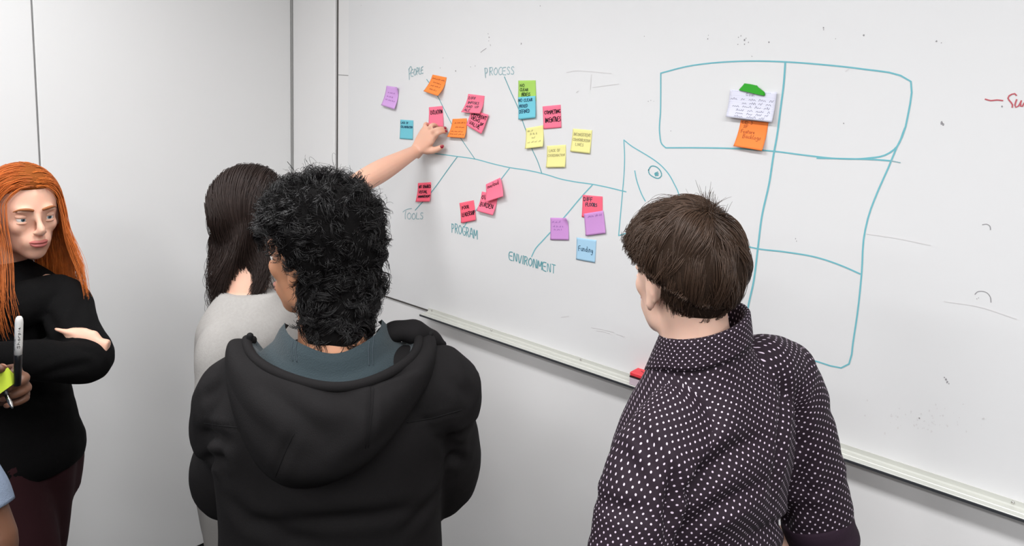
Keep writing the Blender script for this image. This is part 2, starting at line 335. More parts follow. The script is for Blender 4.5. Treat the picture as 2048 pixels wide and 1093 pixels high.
LINES = [
  ('spine_line', 'teal', 0.0042, [[(869, 306.5), (917, 313), (952, 318), (990, 328), (1021, 335), (1060, 341), (1098, 350), (1123, 357.7), (1152, 363.5), (1188, 368.6), (1215, 374), (1254.6, 383.6)]]),
  ('branch_line', 'teald', 0.0036, [[(856, 159), (862, 167), (879, 194.6), (890, 216.7), (905, 246), (926.5, 280), (952.6, 318.3)]]),
  ('branch_line', 'teald', 0.0040, [[(1011.5, 153.7), (1023, 181), (1040, 219), (1047, 240), (1053.6, 259), (1067, 299), (1078, 323), (1086, 346)]]),
  ('branch_line', 'teald', 0.0042, [[(917, 314), (900, 337), (868, 381), (852, 400), (846, 406), (833, 420.5)]]),
  ('branch_line', 'teal', 0.0042, [[(1021.6, 336.6), (1008, 354), (985, 384), (963, 410), (955, 420), (935.5, 445.5), (932, 452)]]),
  ('branch_line', 'teal', 0.0044, [[(1188, 369), (1169, 389.4), (1130.7, 434.5), (1103.8, 464), (1086.5, 482.6), (1073, 498), (1065.7, 513)]]),
  ('fish_head_outline', 'teal', 0.0040, [[(1250.2, 280), (1251.6, 312), (1250.6, 346.5), (1247.8, 380.7), (1243.7, 427), (1239.7, 471)], [(1239.7, 471), (1250, 467.6), (1275, 462), (1300, 452)],
     [(1250.2, 280), (1264, 291), (1286.4, 304.7), (1306.5, 317), (1324.6, 331), (1340.7, 349.5), (1350.8, 367.6), (1358.8, 384.7), (1363, 402)]]),
  ('fish_gill', 'teal', 0.0042, [[(1272, 341.5), (1275.3, 358.6), (1280.4, 374.7), (1287.4, 391.8), (1293, 402)]]),
  ('fish_eye', 'teald', 0.0040, [[(1299.5, 340), (1304.5, 332.4), (1314.5, 333.4), (1323.6, 342.5), (1325.6, 350.5), (1320.6, 356.2), (1308.5, 353.5), (1300.5, 346.5), (1299.5, 340)], [(1312, 347), (1318, 344)], [(1312, 349), (1319, 347)], [(1313, 351), (1319, 350)], [(1314, 345), (1317, 351)]]),
  ('table_outline', 'teal', 0.0046, [[(1324, 146.5), (1376.6, 133), (1455, 124), (1509, 122.3), (1572.7, 124), (1642, 129), (1732.6, 139), (1799, 150), (1817, 157.3), (1826, 167.6), (1825, 184.5), (1817, 232.8), (1810, 263), (1793, 299), (1781, 329), (1756.8, 383.6), (1738.7, 432), (1729.6, 474), (1725.4, 540.6), (1717.5, 619), (1708.5, 679), (1700.6, 724.6), (1695, 735), (1687, 735), (1624, 718.6), (1560, 704)],
     [(1324, 146.5), (1323.5, 220.7), (1322, 269), (1326, 288), (1334, 295.5)], [(1334, 295.5), (1400.7, 295.5), (1479, 297.3), (1545.5, 302), (1618, 311), (1672, 316.7), (1738.7, 316), (1772, 310), (1793, 296), (1811, 257)]]),
  ('table_line', 'teal', 0.0046, [[(1636, 316), (1702.5, 317.5), (1752, 319), (1784, 321.5)]]),
  ('table_line', 'tealf', 0.003, [[(1784, 321.5), (1802, 325)]]),
  ('table_line', 'teal', 0.0056, [[(1572.7, 124), (1569.7, 166.4), (1563.6, 214.7), (1554.6, 281), (1550, 305), (1540.7, 365.5), (1526, 432), (1518, 495), (1509, 564.7), (1498.5, 613), (1492.5, 667), (1488, 700)]]),
  ('table_line', 'teal', 0.0046, [[(1490, 491), (1518, 497), (1569.7, 503), (1642, 516), (1690.4, 533), (1721.8, 547)]]),
  ('red_lettering', 'redink', 0.0034, [[(1971.7, 198.4), (1978.3, 200.4), (1982.7, 201.3), (1993.7, 200), (2006.8, 201.3)], [(2033.7, 191), (2031.5, 187.4), (2025.5, 188.3), (2019, 192), (2017, 196.5), (2021, 202.6), (2026, 209), (2025.5, 214.6)],
     [(2034.3, 199.3), (2031, 210), (2031.5, 214.6), (2034.3, 214.6), (2041, 207), (2043.6, 201.5)], [(2043.6, 201.5), (2042, 211.4), (2044, 214.6), (2048, 208), (2053, 202)]]),
]
for nme, c, w, ls in LINES: ink(nme, ls, w, M[c])

# single-stroke alphabet, unit height
G = {
 'A': (.7, [[(0, 0), (.33, 1), (.68, 0)], [(.14, .38), (.56, .38)]]), 'B': (.6, [[(.05, 0), (.05, 1)], [(.05, 1), (.45, .92), (.45, .6), (.05, .52), (.55, .42), (.52, .08), (.05, 0)]]),
 'C': (.6, [[(.56, .86), (.35, 1), (.08, .75), (.06, .28), (.3, 0), (.58, .14)]]), 'D': (.65, [[(.05, 0), (.05, 1)], [(.0, 1), (.4, .93), (.6, .55), (.42, .08), (.02, 0)]]),
 'E': (.55, [[(.5, 1), (.06, .97), (.06, .03), (.52, 0)], [(.06, .52), (.42, .53)]]), 'F': (.52, [[(.5, 1), (.06, .97), (.05, 0)], [(.06, .52), (.4, .53)]]),
 'G': (.65, [[(.56, .86), (.32, 1), (.06, .7), (.08, .25), (.34, 0), (.58, .16), (.58, .44), (.36, .44)]]), 'H': (.62, [[(.05, 0), (.06, 1)], [(.55, 0), (.55, 1)], [(.05, .5), (.55, .52)]]),
 'I': (.2, [[(.1, 0), (.1, 1)]]), 'J': (.5, [[(.4, 1), (.4, .2), (.2, 0), (.02, .18)]]), 'K': (.6, [[(.05, 0), (.05, 1)], [(.52, 1), (.06, .45), (.56, 0)]]), 'L': (.5, [[(.06, 1), (.05, .02), (.48, 0)]]),
 'M': (.8, [[(.04, 0), (.1, 1), (.38, .3), (.66, 1), (.74, 0)]]), 'N': (.65, [[(.05, 0), (.06, 1), (.56, 0), (.57, 1)]]), 'O': (.66, [[(.33, 1), (.08, .78), (.06, .25), (.33, 0), (.58, .25), (.58, .76), (.33, 1)]]),
 'P': (.56, [[(.06, 0), (.06, 1)], [(.0, .96), (.42, .96), (.5, .72), (.38, .5), (.06, .46)]]), 'R': (.6, [[(.05, 0), (.06, 1)], [(.0, .96), (.42, .96), (.48, .72), (.36, .52), (.06, .48)], [(.2, .48), (.55, 0)]]),
 'S': (.56, [[(.5, .88), (.28, 1), (.08, .82), (.2, .58), (.45, .4), (.48, .14), (.24, 0), (.04, .14)]]), 'T': (.6, [[(0, .98), (.6, 1)], [(.3, 1), (.29, 0)]]), 'U': (.62, [[(.05, 1), (.07, .25), (.3, 0), (.54, .25), (.56, 1)]]),
 'V': (.62, [[(0, 1), (.3, 0), (.6, 1)]]), 'W': (.85, [[(0, 1), (.2, 0), (.42, .8), (.64, 0), (.84, 1)]]), 'X': (.6, [[(.02, 1), (.56, 0)], [(.56, 1), (.02, 0)]]), 'Y': (.6, [[(.02, 1), (.3, .5)], [(.58, 1), (.2, 0)]]),
 '1': (.3, [[(.02, .8), (.18, 1), (.18, 0)]]), '3': (.5, [[(.05, .9), (.3, 1), (.44, .78), (.2, .54), (.46, .34), (.36, .04), (.04, .08)]]), '8': (.5, [[(.42, .9), (.2, 1), (.08, .78), (.42, .3), (.3, 0), (.06, .2), (.42, .72), (.42, .9)]]), '$': (.5, [[(.44, .84), (.2, .96), (.08, .74), (.42, .32), (.3, .06), (.04, .18)], [(.27, 1.1), (.22, -.1)]]),
 'a': (.5, [[(.42, .5), (.2, .56), (.05, .25), (.2, 0), (.4, .2), (.42, .5), (.43, .05), (.5, .03)]]), 'b': (.48, [[(.08, 1), (.07, .0)], [(.07, .3), (.3, .55), (.42, .25), (.25, 0), (.07, .12)]]), 'c': (.42, [[(.38, .46), (.2, .56), (.05, .28), (.2, 0), (.4, .1)]]),
 'd': (.5, [[(.42, .45), (.2, .55), (.05, .25), (.2, 0), (.4, .2)], [(.46, 1), (.42, .02)]]), 'e': (.45, [[(.06, .3), (.38, .34), (.25, .56), (.07, .4), (.1, .08), (.28, 0), (.42, .1)]]), 'f': (.35, [[(.34, .95), (.2, 1), (.14, .8), (.12, -.1)], [(.02, .55), (.32, .56)]]),
 'g': (.5, [[(.42, .48), (.2, .56), (.05, .28), (.2, .03), (.4, .2), (.43, .5), (.42, -.2), (.22, -.42), (.02, -.3)]]), 'h': (.5, [[(.06, 1), (.06, 0)], [(.06, .35), (.25, .55), (.4, .38), (.42, 0)]]), 'i': (.2, [[(.1, .52), (.1, 0)], [(.1, .75), (.11, .78)]]), 'k': (.45, [[(.06, 1), (.06, 0)], [(.38, .52), (.08, .24), (.42, 0)]]), 'l': (.2, [[(.1, 1), (.08, .1), (.2, 0)]]),
 'm': (.75, [[(.05, .5), (.05, 0)], [(.05, .35), (.2, .54), (.32, .4), (.32, 0)], [(.32, .35), (.5, .54), (.62, .4), (.64, 0)]]), 'n': (.5, [[(.05, .52), (.05, 0)], [(.05, .35), (.25, .55), (.4, .38), (.42, 0)]]), 'o': (.46, [[(.24, .55), (.06, .4), (.08, .08), (.26, 0), (.4, .18), (.38, .46), (.24, .55)]]),
 'p': (.48, [[(.06, .52), (.05, -.4)], [(.06, .36), (.28, .55), (.42, .28), (.26, 0), (.06, .1)]]), 'r': (.38, [[(.06, .52), (.07, 0)], [(.07, .3), (.2, .52), (.36, .5)]]), 's': (.4, [[(.34, .48), (.16, .55), (.08, .4), (.32, .2), (.24, 0), (.04, .06)]]), 't': (.36, [[(.16, .9), (.15, .08), (.32, .02)], [(.0, .58), (.34, .6)]]),
 'u': (.5, [[(.05, .52), (.08, .1), (.25, 0), (.4, .18)], [(.43, .54), (.43, .02)]]), 'v': (.42, [[(.02, .52), (.2, 0), (.4, .54)]]), 'w': (.6, [[(.02, .52), (.15, 0), (.3, .42), (.44, 0), (.58, .54)]]), 'y': (.45, [[(.04, .52), (.22, .05)], [(.42, .54), (.1, -.4)]]), '.': (.15, [[(.06, 0), (.09, .03)]]), '!': (.2, [[(.1, 1), (.1, .3)], [(.1, .05), (.11, .02)]]), '-': (.4, [[(.05, .4), (.36, .42)]]), ' ': (.4, []),
}
def word(txt, seed=1, gap=0.12, jit=0.04):
    """stroke lines of a word, unit height; returns lines and width"""
    r = random.Random(seed); x = 0.0; out = []
    for ch in txt:
        w, ls = G[ch]; dy = r.uniform(-jit, jit); sc = 1 + r.uniform(-jit, jit) * 1.6
        for l in ls: out.append([(x + a * sc + r.uniform(-.5, .5) * jit, b * sc + dy + r.uniform(-.5, .5) * jit) for a, b in l])
        x += w + gap
    return out, max(x - gap, 0.1)
def px_word(txt, p0, p1, h, up=(0, -1), seed=1, w=0.0030, m='teald', big=None):
    ls, L = word(txt, seed); p0 = np.array(p0, float); e = (np.array(p1, float) - p0) / L; u = np.array(up, float) * h
    ink('marker_lettering', [[tuple(p0 + e * a + u * b) for a, b in l] for l in ls], w, M[m])
px_word('P', (821, 160.5), (827.5, 152.5), 20, (-.05, -1), 2, 0.0032, 'tealf'); px_word('EOPLE', (825.5, 153), (849.5, 146.5), 13.5, (0.02, -1), 3, 0.0032, 'tealf')
px_word('P', (973.5, 155), (979.5, 154), 20, (-.08, -1), 4, 0.0032, 'tealf'); px_word('ROCESS', (981.5, 151), (1031, 148.5), 15, (.02, -1), 5, 0.0032, 'tealf')
ink('marker_lettering', [[(808.5, 424), (813, 420.5), (819, 418), (826, 417)], [(814.5, 422), (813, 430), (813.5, 438)]], 0.0034, M['tealf']); px_word('OOLS', (817, 439), (849, 438), 12.5, (.03, -1), 6, 0.0034, 'tealf')
px_word('PROGRAM', (906, 464), (958, 478), 18, (0.0, -1), 7, 0.0036, 'teald'); px_word('ENVIRONMENT', (1021.5, 519), (1112.5, 547), 16.5, (.05, -1), 9, 0.0036, 'teald')

# dried specks and wiped ghosts
def speck(name, pts, m, s):
    Vs, Q, n = [], [], 0
    for i, (x, y, k) in enumerate(pts):
        c = wall(x, y); r = random.Random(i); a = [c + np.array([math.cos(t) * s * k * r.uniform(.4, 1.1), YB - 0.0003 - c[1], math.sin(t) * s * k * r.uniform(.6, 1.4)]) for t in np.linspace(0, 6.28, 7)[:-1]]
        Vs += a; Q += [(n, n + 1, n + 2, n + 3), (n, n + 3, n + 4, n + 5)]; n += 6
    return tag(link_mesh(name, np.array(Vs), [np.array(Q)], m, board, False), kind='stuff')
sp = [(725, 11, .6), (979, 68, .9), (981, 75, 1.1), (980, 82, .8), (889, 116, .8), (1045, 88, 1.2), (1083, 12, .8), (1291, 73, .8), (1418, 78, .8), (1419, 71, .5), (1479, 75, .6), (1484, 72, .7), (1491, 80, 1.3), (1494, 77, .7), (1499, 85, .7), (1478, 89, .6), (1491, 89, .9), (1540, 85, 1.0), (1649, 56, 1.0), (1649, 60, .6), (1729, 71, .9), (1673, 78, .5), (1874, 83, .9), (1884, 86, .5), (1884, 246, 1.5), (1887.5, 249, 1.4), (2005, 213, .8), (1893, 758, 1.2), (1896, 763, 1.3), (1890, 754, .8), (1899, 766, .6), (1593, 477, .8), (1595, 482, .6), (1344, 262, .5), (1299, 203, .6), (1304, 201, .5), (1310, 203, .4), (1689, 247, .7), (914, 142, 1.3), (883, 136, .8), (953, 132, .9), (944, 134, .7), (1506, 113, .6), (1955, 597, .5), (1958, 595, .5), (900, 590, .4)]
speck('ink_speck', sp, M['smud'], 0.0024)
for l_ in ([(964, 105), (969, 101), (975, 97)], [(983, 89), (984, 92)], [(1951, 588), (1956, 583), (1966, 582), (1975, 585), (1982, 594), (1983, 604)], [(1966, 449), (1975, 448), (1981, 452), (1982, 459)]): ink('ink_smudge', [l_], 0.0022, M['smud'])
for l_ in ([(1185, 655), (1200, 657), (1213, 660), (1230, 664)], [(1195, 661), (1210, 663), (1222, 667)], [(1125, 634), (1140, 632)], [(1236, 668), (1252, 673)], [(1693, 143), (1703, 135)], [(1735, 467), (1800, 477), (1862, 490)], [(1890, 602), (1960, 613), (2034, 637)]): ink('ink_smudge', [l_], 0.003, M['ghost'])
for l_ in ([(1136, 145), (1150, 142), (1180, 143), (1225, 147)], [(1185, 150), (1183, 180)], [(1188, 175), (1215, 171), (1240, 168)], [(1155, 185), (1159, 182)]): ink('ink_smudge', [l_], 0.003, M['ghost'])
speck('eraser_dust', [(1850 + random.gauss(0, 60), 840 + random.gauss(0, 16) + 0, random.uniform(.3, .9)) for _ in range(60)], M['ghost'], 0.003)

# ------------------------------------------------------------------ paper notes
def paper(name, quad, colour, y0, curl, label, cat, group, texts, lift_side=0.0, roll=False, n=12, thick=0.00035, bow=0.0, extra=None):
    """sheet stuck along its top edge whose foot curls away from the board; returns the surface function"""
    A, B, C_, D = [wall(*p) for p in quad]                      # TL TR BR BL on the wall
    o2 = (A + B + C_ + D) / 4
    def S(uv, off=0.0):
        u, v = uv[:, :1], uv[:, 1:]; base = A * (1 - u) * (1 - v) + B * u * (1 - v) + C_ * u * v + D * (1 - u) * v
        h = y0 + 0.0006 + curl * np.clip((v - 0.22) / 0.78, 0, 1) ** 1.8 * (1 + lift_side * (u - 0.5) * 2) + bow * np.sin(np.pi * u) * v
        if roll: h = h + 0.012 * np.clip((u - v * 0.9 - 0.62) / 0.38, 0, 1) ** 1.6
        out = base.copy(); cc = h[:, 0] + off
        d = (CAM - base) * 0; out[:, 1] = YB - cc; out[:, 2] += (h[:, 0] * 0.18); return out
    g = np.linspace(0, 1, n + 1); uu, vv = np.meshgrid(g, g); uv = np.stack([uu.ravel(), vv.ravel()], 1)
    top, bot = S(uv, thick), S(uv, 0); m = n + 1; i, j = np.meshgrid(np.arange(n), np.arange(n), indexing='ij')
    q = np.stack([i * m + j, (i + 1) * m + j, (i + 1) * m + j + 1, i * m + j + 1], -1).reshape(-1, 4)
    edge = [k for k in range(m)] + [k * m + n for k in range(1, m)] + [n * m + n - k for k in range(1, m)] + [(n - k) * m for k in range(1, n)]
    e = np.array(edge); e2 = np.roll(e, -1); side = np.stack([e, e2, e2 + m * m, e + m * m], 1)
    org = o2.copy(); org[1] = YB
    V = np.concatenate([top, bot]) - org
    ob = link_mesh(name, V, [q, q[:, ::-1] + m * m, side], M['n_' + colour] if 'n_' + colour in M else M[colour], None, True); ob.location = org
    tag(ob, label, cat, group)
    wd, ht = np.linalg.norm(B - A), np.linalg.norm(D - A)
    for (mt, width, lines) in texts:
        to3 = lambda p: S(np.stack([p[:, 0] / wd, p[:, 1] / ht], 1), thick + 0.0003) - org
        Vv, f = ribbon(lines(wd, ht), width, to3); link_mesh('handwriting', Vv, f, M[mt], ob, False)
        if mt == 'rule' and width > .002: tag(ob.children[-1], kind='stuff').name = 'punched_holes'
    return ob, S, org
def write(rows):
    """rows: (text, x0, x1, baseline, height[, slope]) in note fractions -> function giving strokes in metres"""
    def f(wd, ht):
        out = []
        for k, row in enumerate(rows):
            txt, x0, x1, yb, h = row[:5]; sl = row[5] if len(row) > 5 else 0.0
            ls, L = word(txt, len(txt) * 7 + k, 0.15, 0.05)
            for l in ls: out.append([((x0 + (x1 - x0) * a / L) * wd, (yb - h * b + sl * a / L) * ht) for a, b in l])
        return out
    return f
def scrawl(rows, seed=0):
    """small joined-up handwriting: rows of (x0, x1, baseline, height)"""
    def f(wd, ht):
        r = random.Random(seed); out = []
        for row in rows:
            x0, x1, yb, h = row[:4]; x = x0
            while x < x1:
                wl_ = min(r.uniform(.10, .22), x1 - x + .02); k = max(3, int(wl_ / .022)); ln = []
                for i in range(k): ln.append(((x + wl_ * i / k + r.uniform(-.004, .004)) * wd, (yb - h * (r.uniform(.45, 1.15) if i % 2 else r.uniform(-.12, .18))) * ht))
                out.append(ln); x += wl_ + r.uniform(.035, .07)
        return out
    return f
GR = 'sticky notes on the whiteboard'
def note(quad, colour, curl, label, texts, y0=0.0, **k):
    return paper('sticky_note', quad, colour, y0, curl, label, 'sticky note', GR, texts, **k)
note([(776, 171.7), (802, 175.5), (796.5, 220), (770, 211.5)], 'lilac', 0.012, 'pale lilac sticky note with a curled corner, first note from the corner of the room', [('inkp', 0.0022, scrawl([(.2, .75, .33, .06), (.2, .62, .52, .06), (.15, .85, .68, .05)], 1))], roll=True)
note([(868.3, 149.5), (896.3, 155.2), (888, 194.5), (855, 184)], 'orange', 0.018, 'orange sticky note tilted under the word PEOPLE, topmost on the board\'s fishbone', [('inko', 0.0022, scrawl([(.1, .9, .22, .07), (.25, .75, .42, .07), (.2, .8, .6, .07), (.25, .7, .8, .07)], 2))], lift_side=.3)
note([(860.9, 214.6), (887.9, 212), (891, 254), (861, 256)], 'pink', 0.004, 'pink sticky note reading ISOLATION above the pointing fingertips', [('ink', 0.0026, write([('ISOLATION', .12, .97, .36, .2)]))])
note([(803.7, 239.3), (829.5, 241), (828.9, 279.7), (803, 277.7)], 'teal', 0.002, 'teal sticky note reading LACK OF COLLABORATION left of the bare forearm', [('inkblue', 0.0019, write([('LACK OF', .05, .62, .2, .1), ('COLLABORATION', .05, .95, .42, .11)]))])
note([(908.2, 238), (936.4, 236.7), (937.3, 277.5), (902.5, 275)], 'orange', 0.014, 'orange sticky note beside the red painted fingernails', [('inko', 0.0022, scrawl([(.2, .9, .25, .07), (.3, .85, .48, .07), (.1, .8, .7, .06), (.1, .9, .85, .06)], 3))])
note([(939.5, 188), (971.9, 192), (968.5, 229), (931.5, 226)], 'rose', 0.016, 'pink sticky note with thin writing, partly covered by the DIFFERENT VIEWS note', [('pen', 0.0022, write([('DIFF', .08, .5, .26, .13), ('IMPOSES', .12, .75, .5, .13), ('AND VP', .1, .8, .72, .13), ('ALE', .1, .42, .92, .13)]))])
note([(948.3, 219.4), (982.3, 230.4), (970.3, 269.3), (940, 251.2)], 'pink', 0.006, 'pink sticky note reading DIFFERENT VIEWS OF VALUE, strongly tilted', [('ink', 0.0026, write([('DIFFERENT', .08, .95, .3, .17), ('VIEWS', .1, .66, .55, .19), ('OF', .72, .9, .62, .12), ('VALUE', .12, .78, .84, .2)]))], y0=0.006)
note([(1039.6, 161.4), (1074, 160.8), (1075.5, 202), (1039.6, 204)], 'green', 0.002, 'lime green sticky note reading NO CLEAR PROCESS under the word PROCESS', [('inkgreen', 0.0022, write([('NO', .1, .36, .3, .13), ('CLEAR', .1, .58, .5, .12), ('PROCESS', .2, .68, .76, .17)]))])
note([(1040.5, 195), (1075, 192.3), (1076.2, 236.5), (1042.2, 240)], 'cyan', 0.003, 'light blue sticky note reading NO CLEAR PROCESS DEFINED, overlapping the green one', [('inkblue', 0.0022, write([('NO CLEAR', .02, .84, .22, .13), ('PROCED', .06, .54, .48, .13), ('DEFINED', .06, .66, .73, .15)]))], y0=0.0035)
note([(1088, 213), (1124, 209.5), (1126, 255.5), (1090.5, 258.5)], 'pink', 0.002, 'pink sticky note reading COMPETING INCENTIVES right of the light blue note', [('ink', 0.0026, write([('COMPETING', .1, .98, .36, .16), ('INCENTIVES', .12, .98, .72, .2)]))])
note([(1054.4, 256.8), (1089, 250.6), (1091.9, 294.3), (1056, 298.5)], 'yellow', 0.009, 'yellow sticky note with four pencilled lines, left one of the three yellow notes', [('pencil', 0.0018, scrawl([(.1, .42, .2, .08), (.25, .62, .36, .09), (.35, .6, .54, .08), (.12, .85, .74, .07)], 5))])
note([(1096.7, 291.9), (1134.6, 289.5), (1134.6, 335), (1096.7, 335.6)], 'yellow', 0.005, 'yellow sticky note reading LACK OF COORDINATION, lowest of the three yellow notes', [('pencil', 0.0018, write([('LACK OF', .12, .7, .28, .11), ('COORDINATION', .05, .95, .5, .11)]))])
note([(1148.5, 257.3), (1187, 260.6), (1183.6, 307.7), (1144.7, 303.4)], 'yellow', 0.004, 'yellow sticky note reading INCONSISTENT COMMUNICATION LINES, right one of the three yellow notes', [('pencil', 0.0018, write([('INCONSISTENT', .08, .95, .29, .12), ('COMMUNICATION', .06, .94, .52, .12), ('LINES', .22, .64, .72, .12)]))])
note([(838.8, 366.2), (865, 364.4), (865.6, 403.5), (837.6, 404)], 'hot', 0.009, 'pink sticky note reading NO SHARED VISUAL MANAGEMENT above the word TOOLS', [('ink', 0.0026, write([('NO SHARED', .1, .98, .28, .15), ('VISUAL', .12, .74, .55, .15), ('MANAGEMENT', .12, .98, .78, .13)]))])
note([(921.7, 406), (950.3, 400.3), (956.4, 440.5), (927.2, 446.5)], 'hot', 0.006, 'pink sticky note reading POOR LEADERSHIP above the word PROGRAM', [('ink', 0.0026, write([('POOR', .14, .62, .34, .15), ('LEADERSHIP', .1, .98, .7, .19)]))])
note([(966.7, 383), (999, 389), (993, 431), (960.5, 422)], 'pink', 0.012, 'pink sticky note reading OVER BURDEN, half covered by a plainer pink note', [('ink', 0.0026, write([('OVER', .06, .6, .36, .2), ('BURDEN', .08, .86, .72, .2)]))])
note([(978, 369), (1006.7, 355.6), (1016.4, 393.5), (980, 405.5)], 'pink', 0.010, 'pink sticky note with one small slanted word, on top of the OVER BURDEN note', [('ink', 0.0020, write([('overload', .1, .82, .28, .2)]))], y0=0.008)
note([(1168.2, 389.6), (1207.8, 393), (1208, 435), (1166.9, 434.2)], 'hot', 0.002, 'coral pink sticky note reading DIFF FLOORS beside the ENVIRONMENT branch', [('pen', 0.0026, write([('DIFF', .06, .5, .26, .18), ('FLOORS', .17, .74, .5, .16)]))])
note([(1103.5, 435.2), (1139.4, 436), (1141, 480.2), (1104.4, 479.5)], 'purple', 0.003, 'purple sticky note lying across the ENVIRONMENT branch line', [('inkp', 0.0022, scrawl([(.1, .6, .22, .08), (.15, .7, .42, .08), (.2, .6, .56, .07)], 8))], roll=True)
note([(1171, 427.4), (1209.7, 421.2), (1215.6, 466.7), (1175.8, 471.7)], 'purple', 0.003, 'purple sticky note overlapping the coral pink DIFF FLOORS note', [('inkp', 0.0022, scrawl([(.2, .9, .2, .09)], 9))], y0=0.002)
note([(1155.9, 474.7), (1195.4, 480), (1193, 525.5), (1155.6, 518.6)], 'blue', 0.002, 'pale blue sticky note reading Funding, lowest note on the board', [('inkblue', 0.0020, write([('Funding', .12, .86, .58, .24)]))])
note([(1484, 240), (1539.2, 245), (1530.5, 303), (1473.5, 293.5)], 'orange2', 0.014, 'orange sticky note reading Feature backlogs, hanging below the white index card', [('inko', 0.0017, write([('EID 3', .06, .45, .12, .1), ('SF', .14, .3, .27, .11), ('Feature', .1, .58, .46, .13), ('Backlogs', .2, .84, .64, .14)]))])
M['card'] = mat('index_card', (222, 222, 236), 0.8, 0.2)
def card_rules(wd, ht): return [[(.01 * wd, (.2 + .075 * i) * ht), (.99 * wd, (.2 + .075 * i) * ht)] for i in range(11)]
paper('index_card', [(1465, 180), (1558, 185.5), (1550.5, 246.3), (1459, 235.7)], 'card', 0.006, 0.009, 'ruled white index card covered in handwriting under the green magnet', 'index card', None,
      [('rule', 0.0006, card_rules), ('inkc', 0.0013, write([('Goal', .36, .54, .18, .1)])), ('inkc', 0.0013, scrawl([(.04, .96, .34, .075), (.3, .98, .47, .075), (.1, .9, .6, .075), (.2, .92, .73, .07), (.2, .9, .84, .065), (.18, .88, .95, .065)], 12)), ('rule', 0.0022, lambda w, h: [[((.05 + .035 * i) * w, .045 * h), ((.062 + .035 * i) * w, .05 * h)] for i in range(4)] + [[((.72 + .035 * i) * w, .045 * h), ((.732 + .035 * i) * w, .05 * h)] for i in range(5)])], thick=0.0012)
# green magnet
gp = [(300, 208), (320, 180), (345, 155), (375, 115), (450, 125), (540, 145), (562, 172), (640, 230), (652, 258), (645, 285), (560, 270), (420, 235)]
gw = [wall(1440 + x / 6.83, 150 + y / 6.83) for x, y in gp]; c0 = sum(gw) / len(gw)
Vg = [(p - c0) * 1.0 for p in gw]; n_ = len(Vg)
layers = []
for yy, s in ((-0.0085, 1.0), (-0.0125, 1.0), (-0.0145, 0.93)): layers += [np.array([v[0] * s, yy, v[2] * s]) for v in Vg]
Vg = np.array(layers + [np.array([0, -0.0085, 0]), np.array([0, -0.0145, 0])]); k_ = np.arange(n_); k2_ = (k_ + 1) % n_
Q_ = np.concatenate([np.stack([l * n_ + k_, l * n_ + k2_, (l + 1) * n_ + k2_, (l + 1) * n_ + k_], 1) for l in (0, 1)])
T__ = np.concatenate([np.stack([np.full(n_, 3 * n_), k2_, k_], 1), np.stack([np.full(n_, 3 * n_ + 1), 2 * n_ + k_, 2 * n_ + k2_], 1)])
mg = fixn(link_mesh('green_magnet', Vg, [Q_, T__], mat('green_plastic', (40, 160, 28), 0.45, 0.4), None, False)); mg.location = (c0[0], YB + 0.0, c0[2])
tag(mg, 'flat green magnet clip holding the white index card to the board', 'magnet')

# ------------------------------------------------------------------ tray, screws, eraser
tx0, zt = wall(860, 616)[0], wall(900, 636)[2]
ztop = wall(1000, 661)[2]
def tray_z(): return ztop
prof = [(-0.006, 0.0), (-0.0085, 0.0), (-0.0095, -0.010), (-0.013, -0.0125), (-0.026, -0.0135), (-0.027, -0.0125), (-0.029, -0.0125), (-0.030, -0.0140), (-0.043, -0.0150), (-0.0445, -0.0125), (-0.0485, -0.0125), (-0.0495, -0.0145), (-0.0495, -0.0185), (-0.047, -0.0195), (-0.012, -0.0195), (-0.006, -0.0195)]
tray_x1 = 4.6
prof = np.array(prof); prof[:, 1] *= 1.0
np_ = len(prof); Vt = np.concatenate([np.stack([np.full(np_, x), prof[:, 0], prof[:, 1]], 1) for x in (0.0, tray_x1 - tx0)])
k_ = np.arange(np_); k2_ = (k_ + 1) % np_
tray = fixn(link_mesh('marker_tray', Vt, [np.stack([k_, k2_, np_ + k2_, np_ + k_], 1)], M['alu'], None, False)); tray.location = (tx0, 0, ztop)
tag(tray, 'long aluminium marker tray fixed along the bottom edge of the whiteboard', 'tray')
import bmesh as _bm
_b = _bm.new(); _b.from_mesh(tray.data); _b.verts.ensure_lookup_table()
_b.faces.new([_b.verts[i] for i in range(np_)]); _b.faces.new([_b.verts[np_ + i] for i in range(np_)][::-1]); _b.to_mesh(tray.data); _b.free()
add('front_lip', box(0.0, tray_x1 - tx0, -0.0515, -0.0493, -0.0205, -0.0140, 0.0006), M['alud'], tray)
for px, py in ((864, 619.5), (983, 658.5), (1162, 718), (2025, 1011.5)):
    w = wall(px, py, -0.009); s = add('screw', [rings([[w[0] - tx0, -0.0085, -0.0055], [w[0] - tx0, -0.0105, -0.0055], [w[0] - tx0, -0.0118, -0.0055]], np.repeat([[1, 0, 0]], 3, 0), np.repeat([[0, 0, 1]], 3, 0), np.array([.0034, .0034, .002]), np.array([.0034, .0034, .002]), 14)], M['steel'], tray, True)

